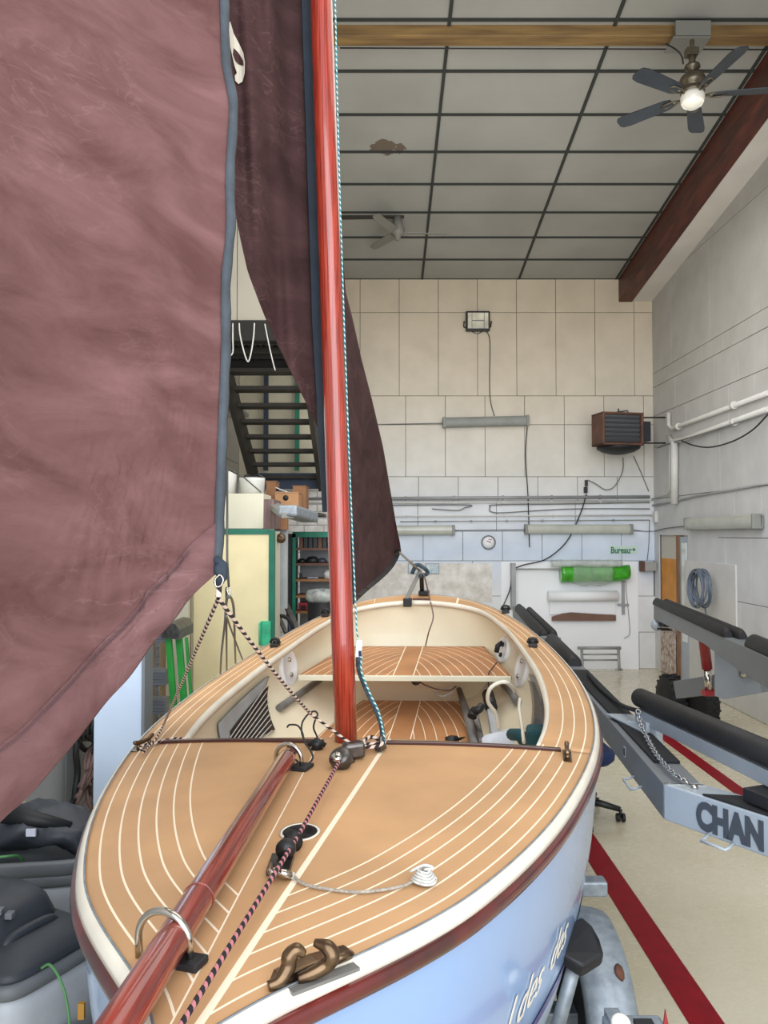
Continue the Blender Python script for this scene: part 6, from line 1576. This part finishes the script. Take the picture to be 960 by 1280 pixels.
# ------------------------------------------------------------------ office chair
OC = V((1.37, 5.45, 0)); t = thing('office_chair', OC, 'blue office chair on black castors behind the boat', 'chair')
bm = BM(); loft(bm, [sring(OC,.2,.19,.40,3), sring(OC,.23,.22,.43,3), sring(OC,.235,.225,.47,3), sring(OC,.20,.19,.50,3)], smooth=True); obj('seat', bm, 'blue_seat', t)
bm = BM(); cyl(bm, OC+V((0,0,.10)), OC+V((0,0,.40)), .028); lathe(bm, OC+V((0,0,.1)), [(.05,-.02),(.05,.06),(.03,.1)], 18); obj('gas_lift', bm, 'black_plastic', t)
for k in range(5):
    a = R(-20+72*k); d = V((cos(a), sin(a), 0)); bm = BM(); tube(bm, [OC+V((0,0,.12)), OC+d*.15+V((0,0,.11)), OC+d*.28+V((0,0,.085))], [.03,.024,.018], 10); lg = obj('base_leg', bm, 'black_plastic', t)
    bm = BM(); c = OC+d*.28+V((0,0,.03)); 
    for e in (-1,1): cyl(bm, c+V((e*.008,0,0)), c+V((e*.028,0,0)), .029, 16)
    tube(bm, [c, c+V((0,0,.055))], .012, 8); obj('castor', bm, 'black_plastic', lg)
bm = BM(); P = []
for i in range(9): 
    z = .60+.42*i/8; wv = .2*(1-.3*(abs(i-4)/4)**3); P.append([OC+V((-.23-.03*cos(y*2), y*wv, z)) for y in [-1+j/5 for j in range(11)]])
sheet(bm, P); obj('backrest', bm, 'blue_seat', t, solid=.05)
bm = BM(); tube(bm, smoothpath([OC+V((-.05,0,.4)), OC+V((-.25,0,.42)), OC+V((-.27,0,.7))],5), .018, 8); obj('back_support', bm, 'black_plastic', t)
# straight pale crack in the floor paint
bm = BM(); pts = [onz(a,b,.001) for a,b in ((720,1113),(800,1111),(840,1114),(900,1110),(975,1111))]; tube(bm, smoothpath(pts,6), .006, 5)
o = one('floor_crack', bm, 'seam', 'thin pale crack line across the painted floor', 'crack', kind='structure'); o.scale.z = .3

# ================================================================== LIGHT, CAMERA
w = bpy.data.worlds.new('World'); SC.world = w; w.use_nodes = True
bg = w.node_tree.nodes['Background']; bg.inputs[0].default_value = (.80,.88,1,1); bg.inputs[1].default_value = 1.1
def area(name, loc, rot, sx, sy, power, col):
    l = bpy.data.lights.new(name, 'AREA'); l.shape = 'RECTANGLE'; l.size = sx; l.size_y = sy; l.energy = power; l.color = col
    o = bpy.data.objects.new(name, l); COL.objects.link(o); o.location = loc; o.rotation_euler = rot; return o
area('door_daylight', (.9, -1.4, 3.2), (R(80),0,0), 5.6, 4.6, 330, (.93,.97,1))
area('overhead_fill', (.9, 5.2, 5.6), (0,0,0), 4.5, 7.0, 170, (1,.97,.92))  # added soft fill from above
area('rear_fill', (.8, 5.6, 3.6), (R(88),0,0), 4.2, 2.6, 60, (.97,.98,1))  # unseen fill added to brighten the back wall
area('upward_fill', (.9, 7.5, 2.9), (R(180),0,0), 4.5, 4.5, 20, (1,.92,.8))  # unseen warm fill without a fixture, pointing up at the ceiling
area('left_fill', (-1.2, 3.3, 2.9), (R(80),0,R(0)), 1.6, 1.6, 38, (.96,.98,1))  # unseen fill added behind the jib to lift the left-hand storage
cam = bpy.data.cameras.new('Camera'); co = bpy.data.objects.new('Camera', cam); COL.objects.link(co)
cam.sensor_fit = 'HORIZONTAL'; cam.sensor_width = 36; cam.lens = 36
co.location = (0,0,CAMZ); co.rotation_euler = (R(90)+TH, 0, 0); cam.clip_start = .05
SC.camera = co
SC.view_settings.view_transform = 'Standard'; SC.view_settings.look = 'None'; SC.view_settings.exposure = 0
for o in tmp:
    if '_w' in o: del o['_w']
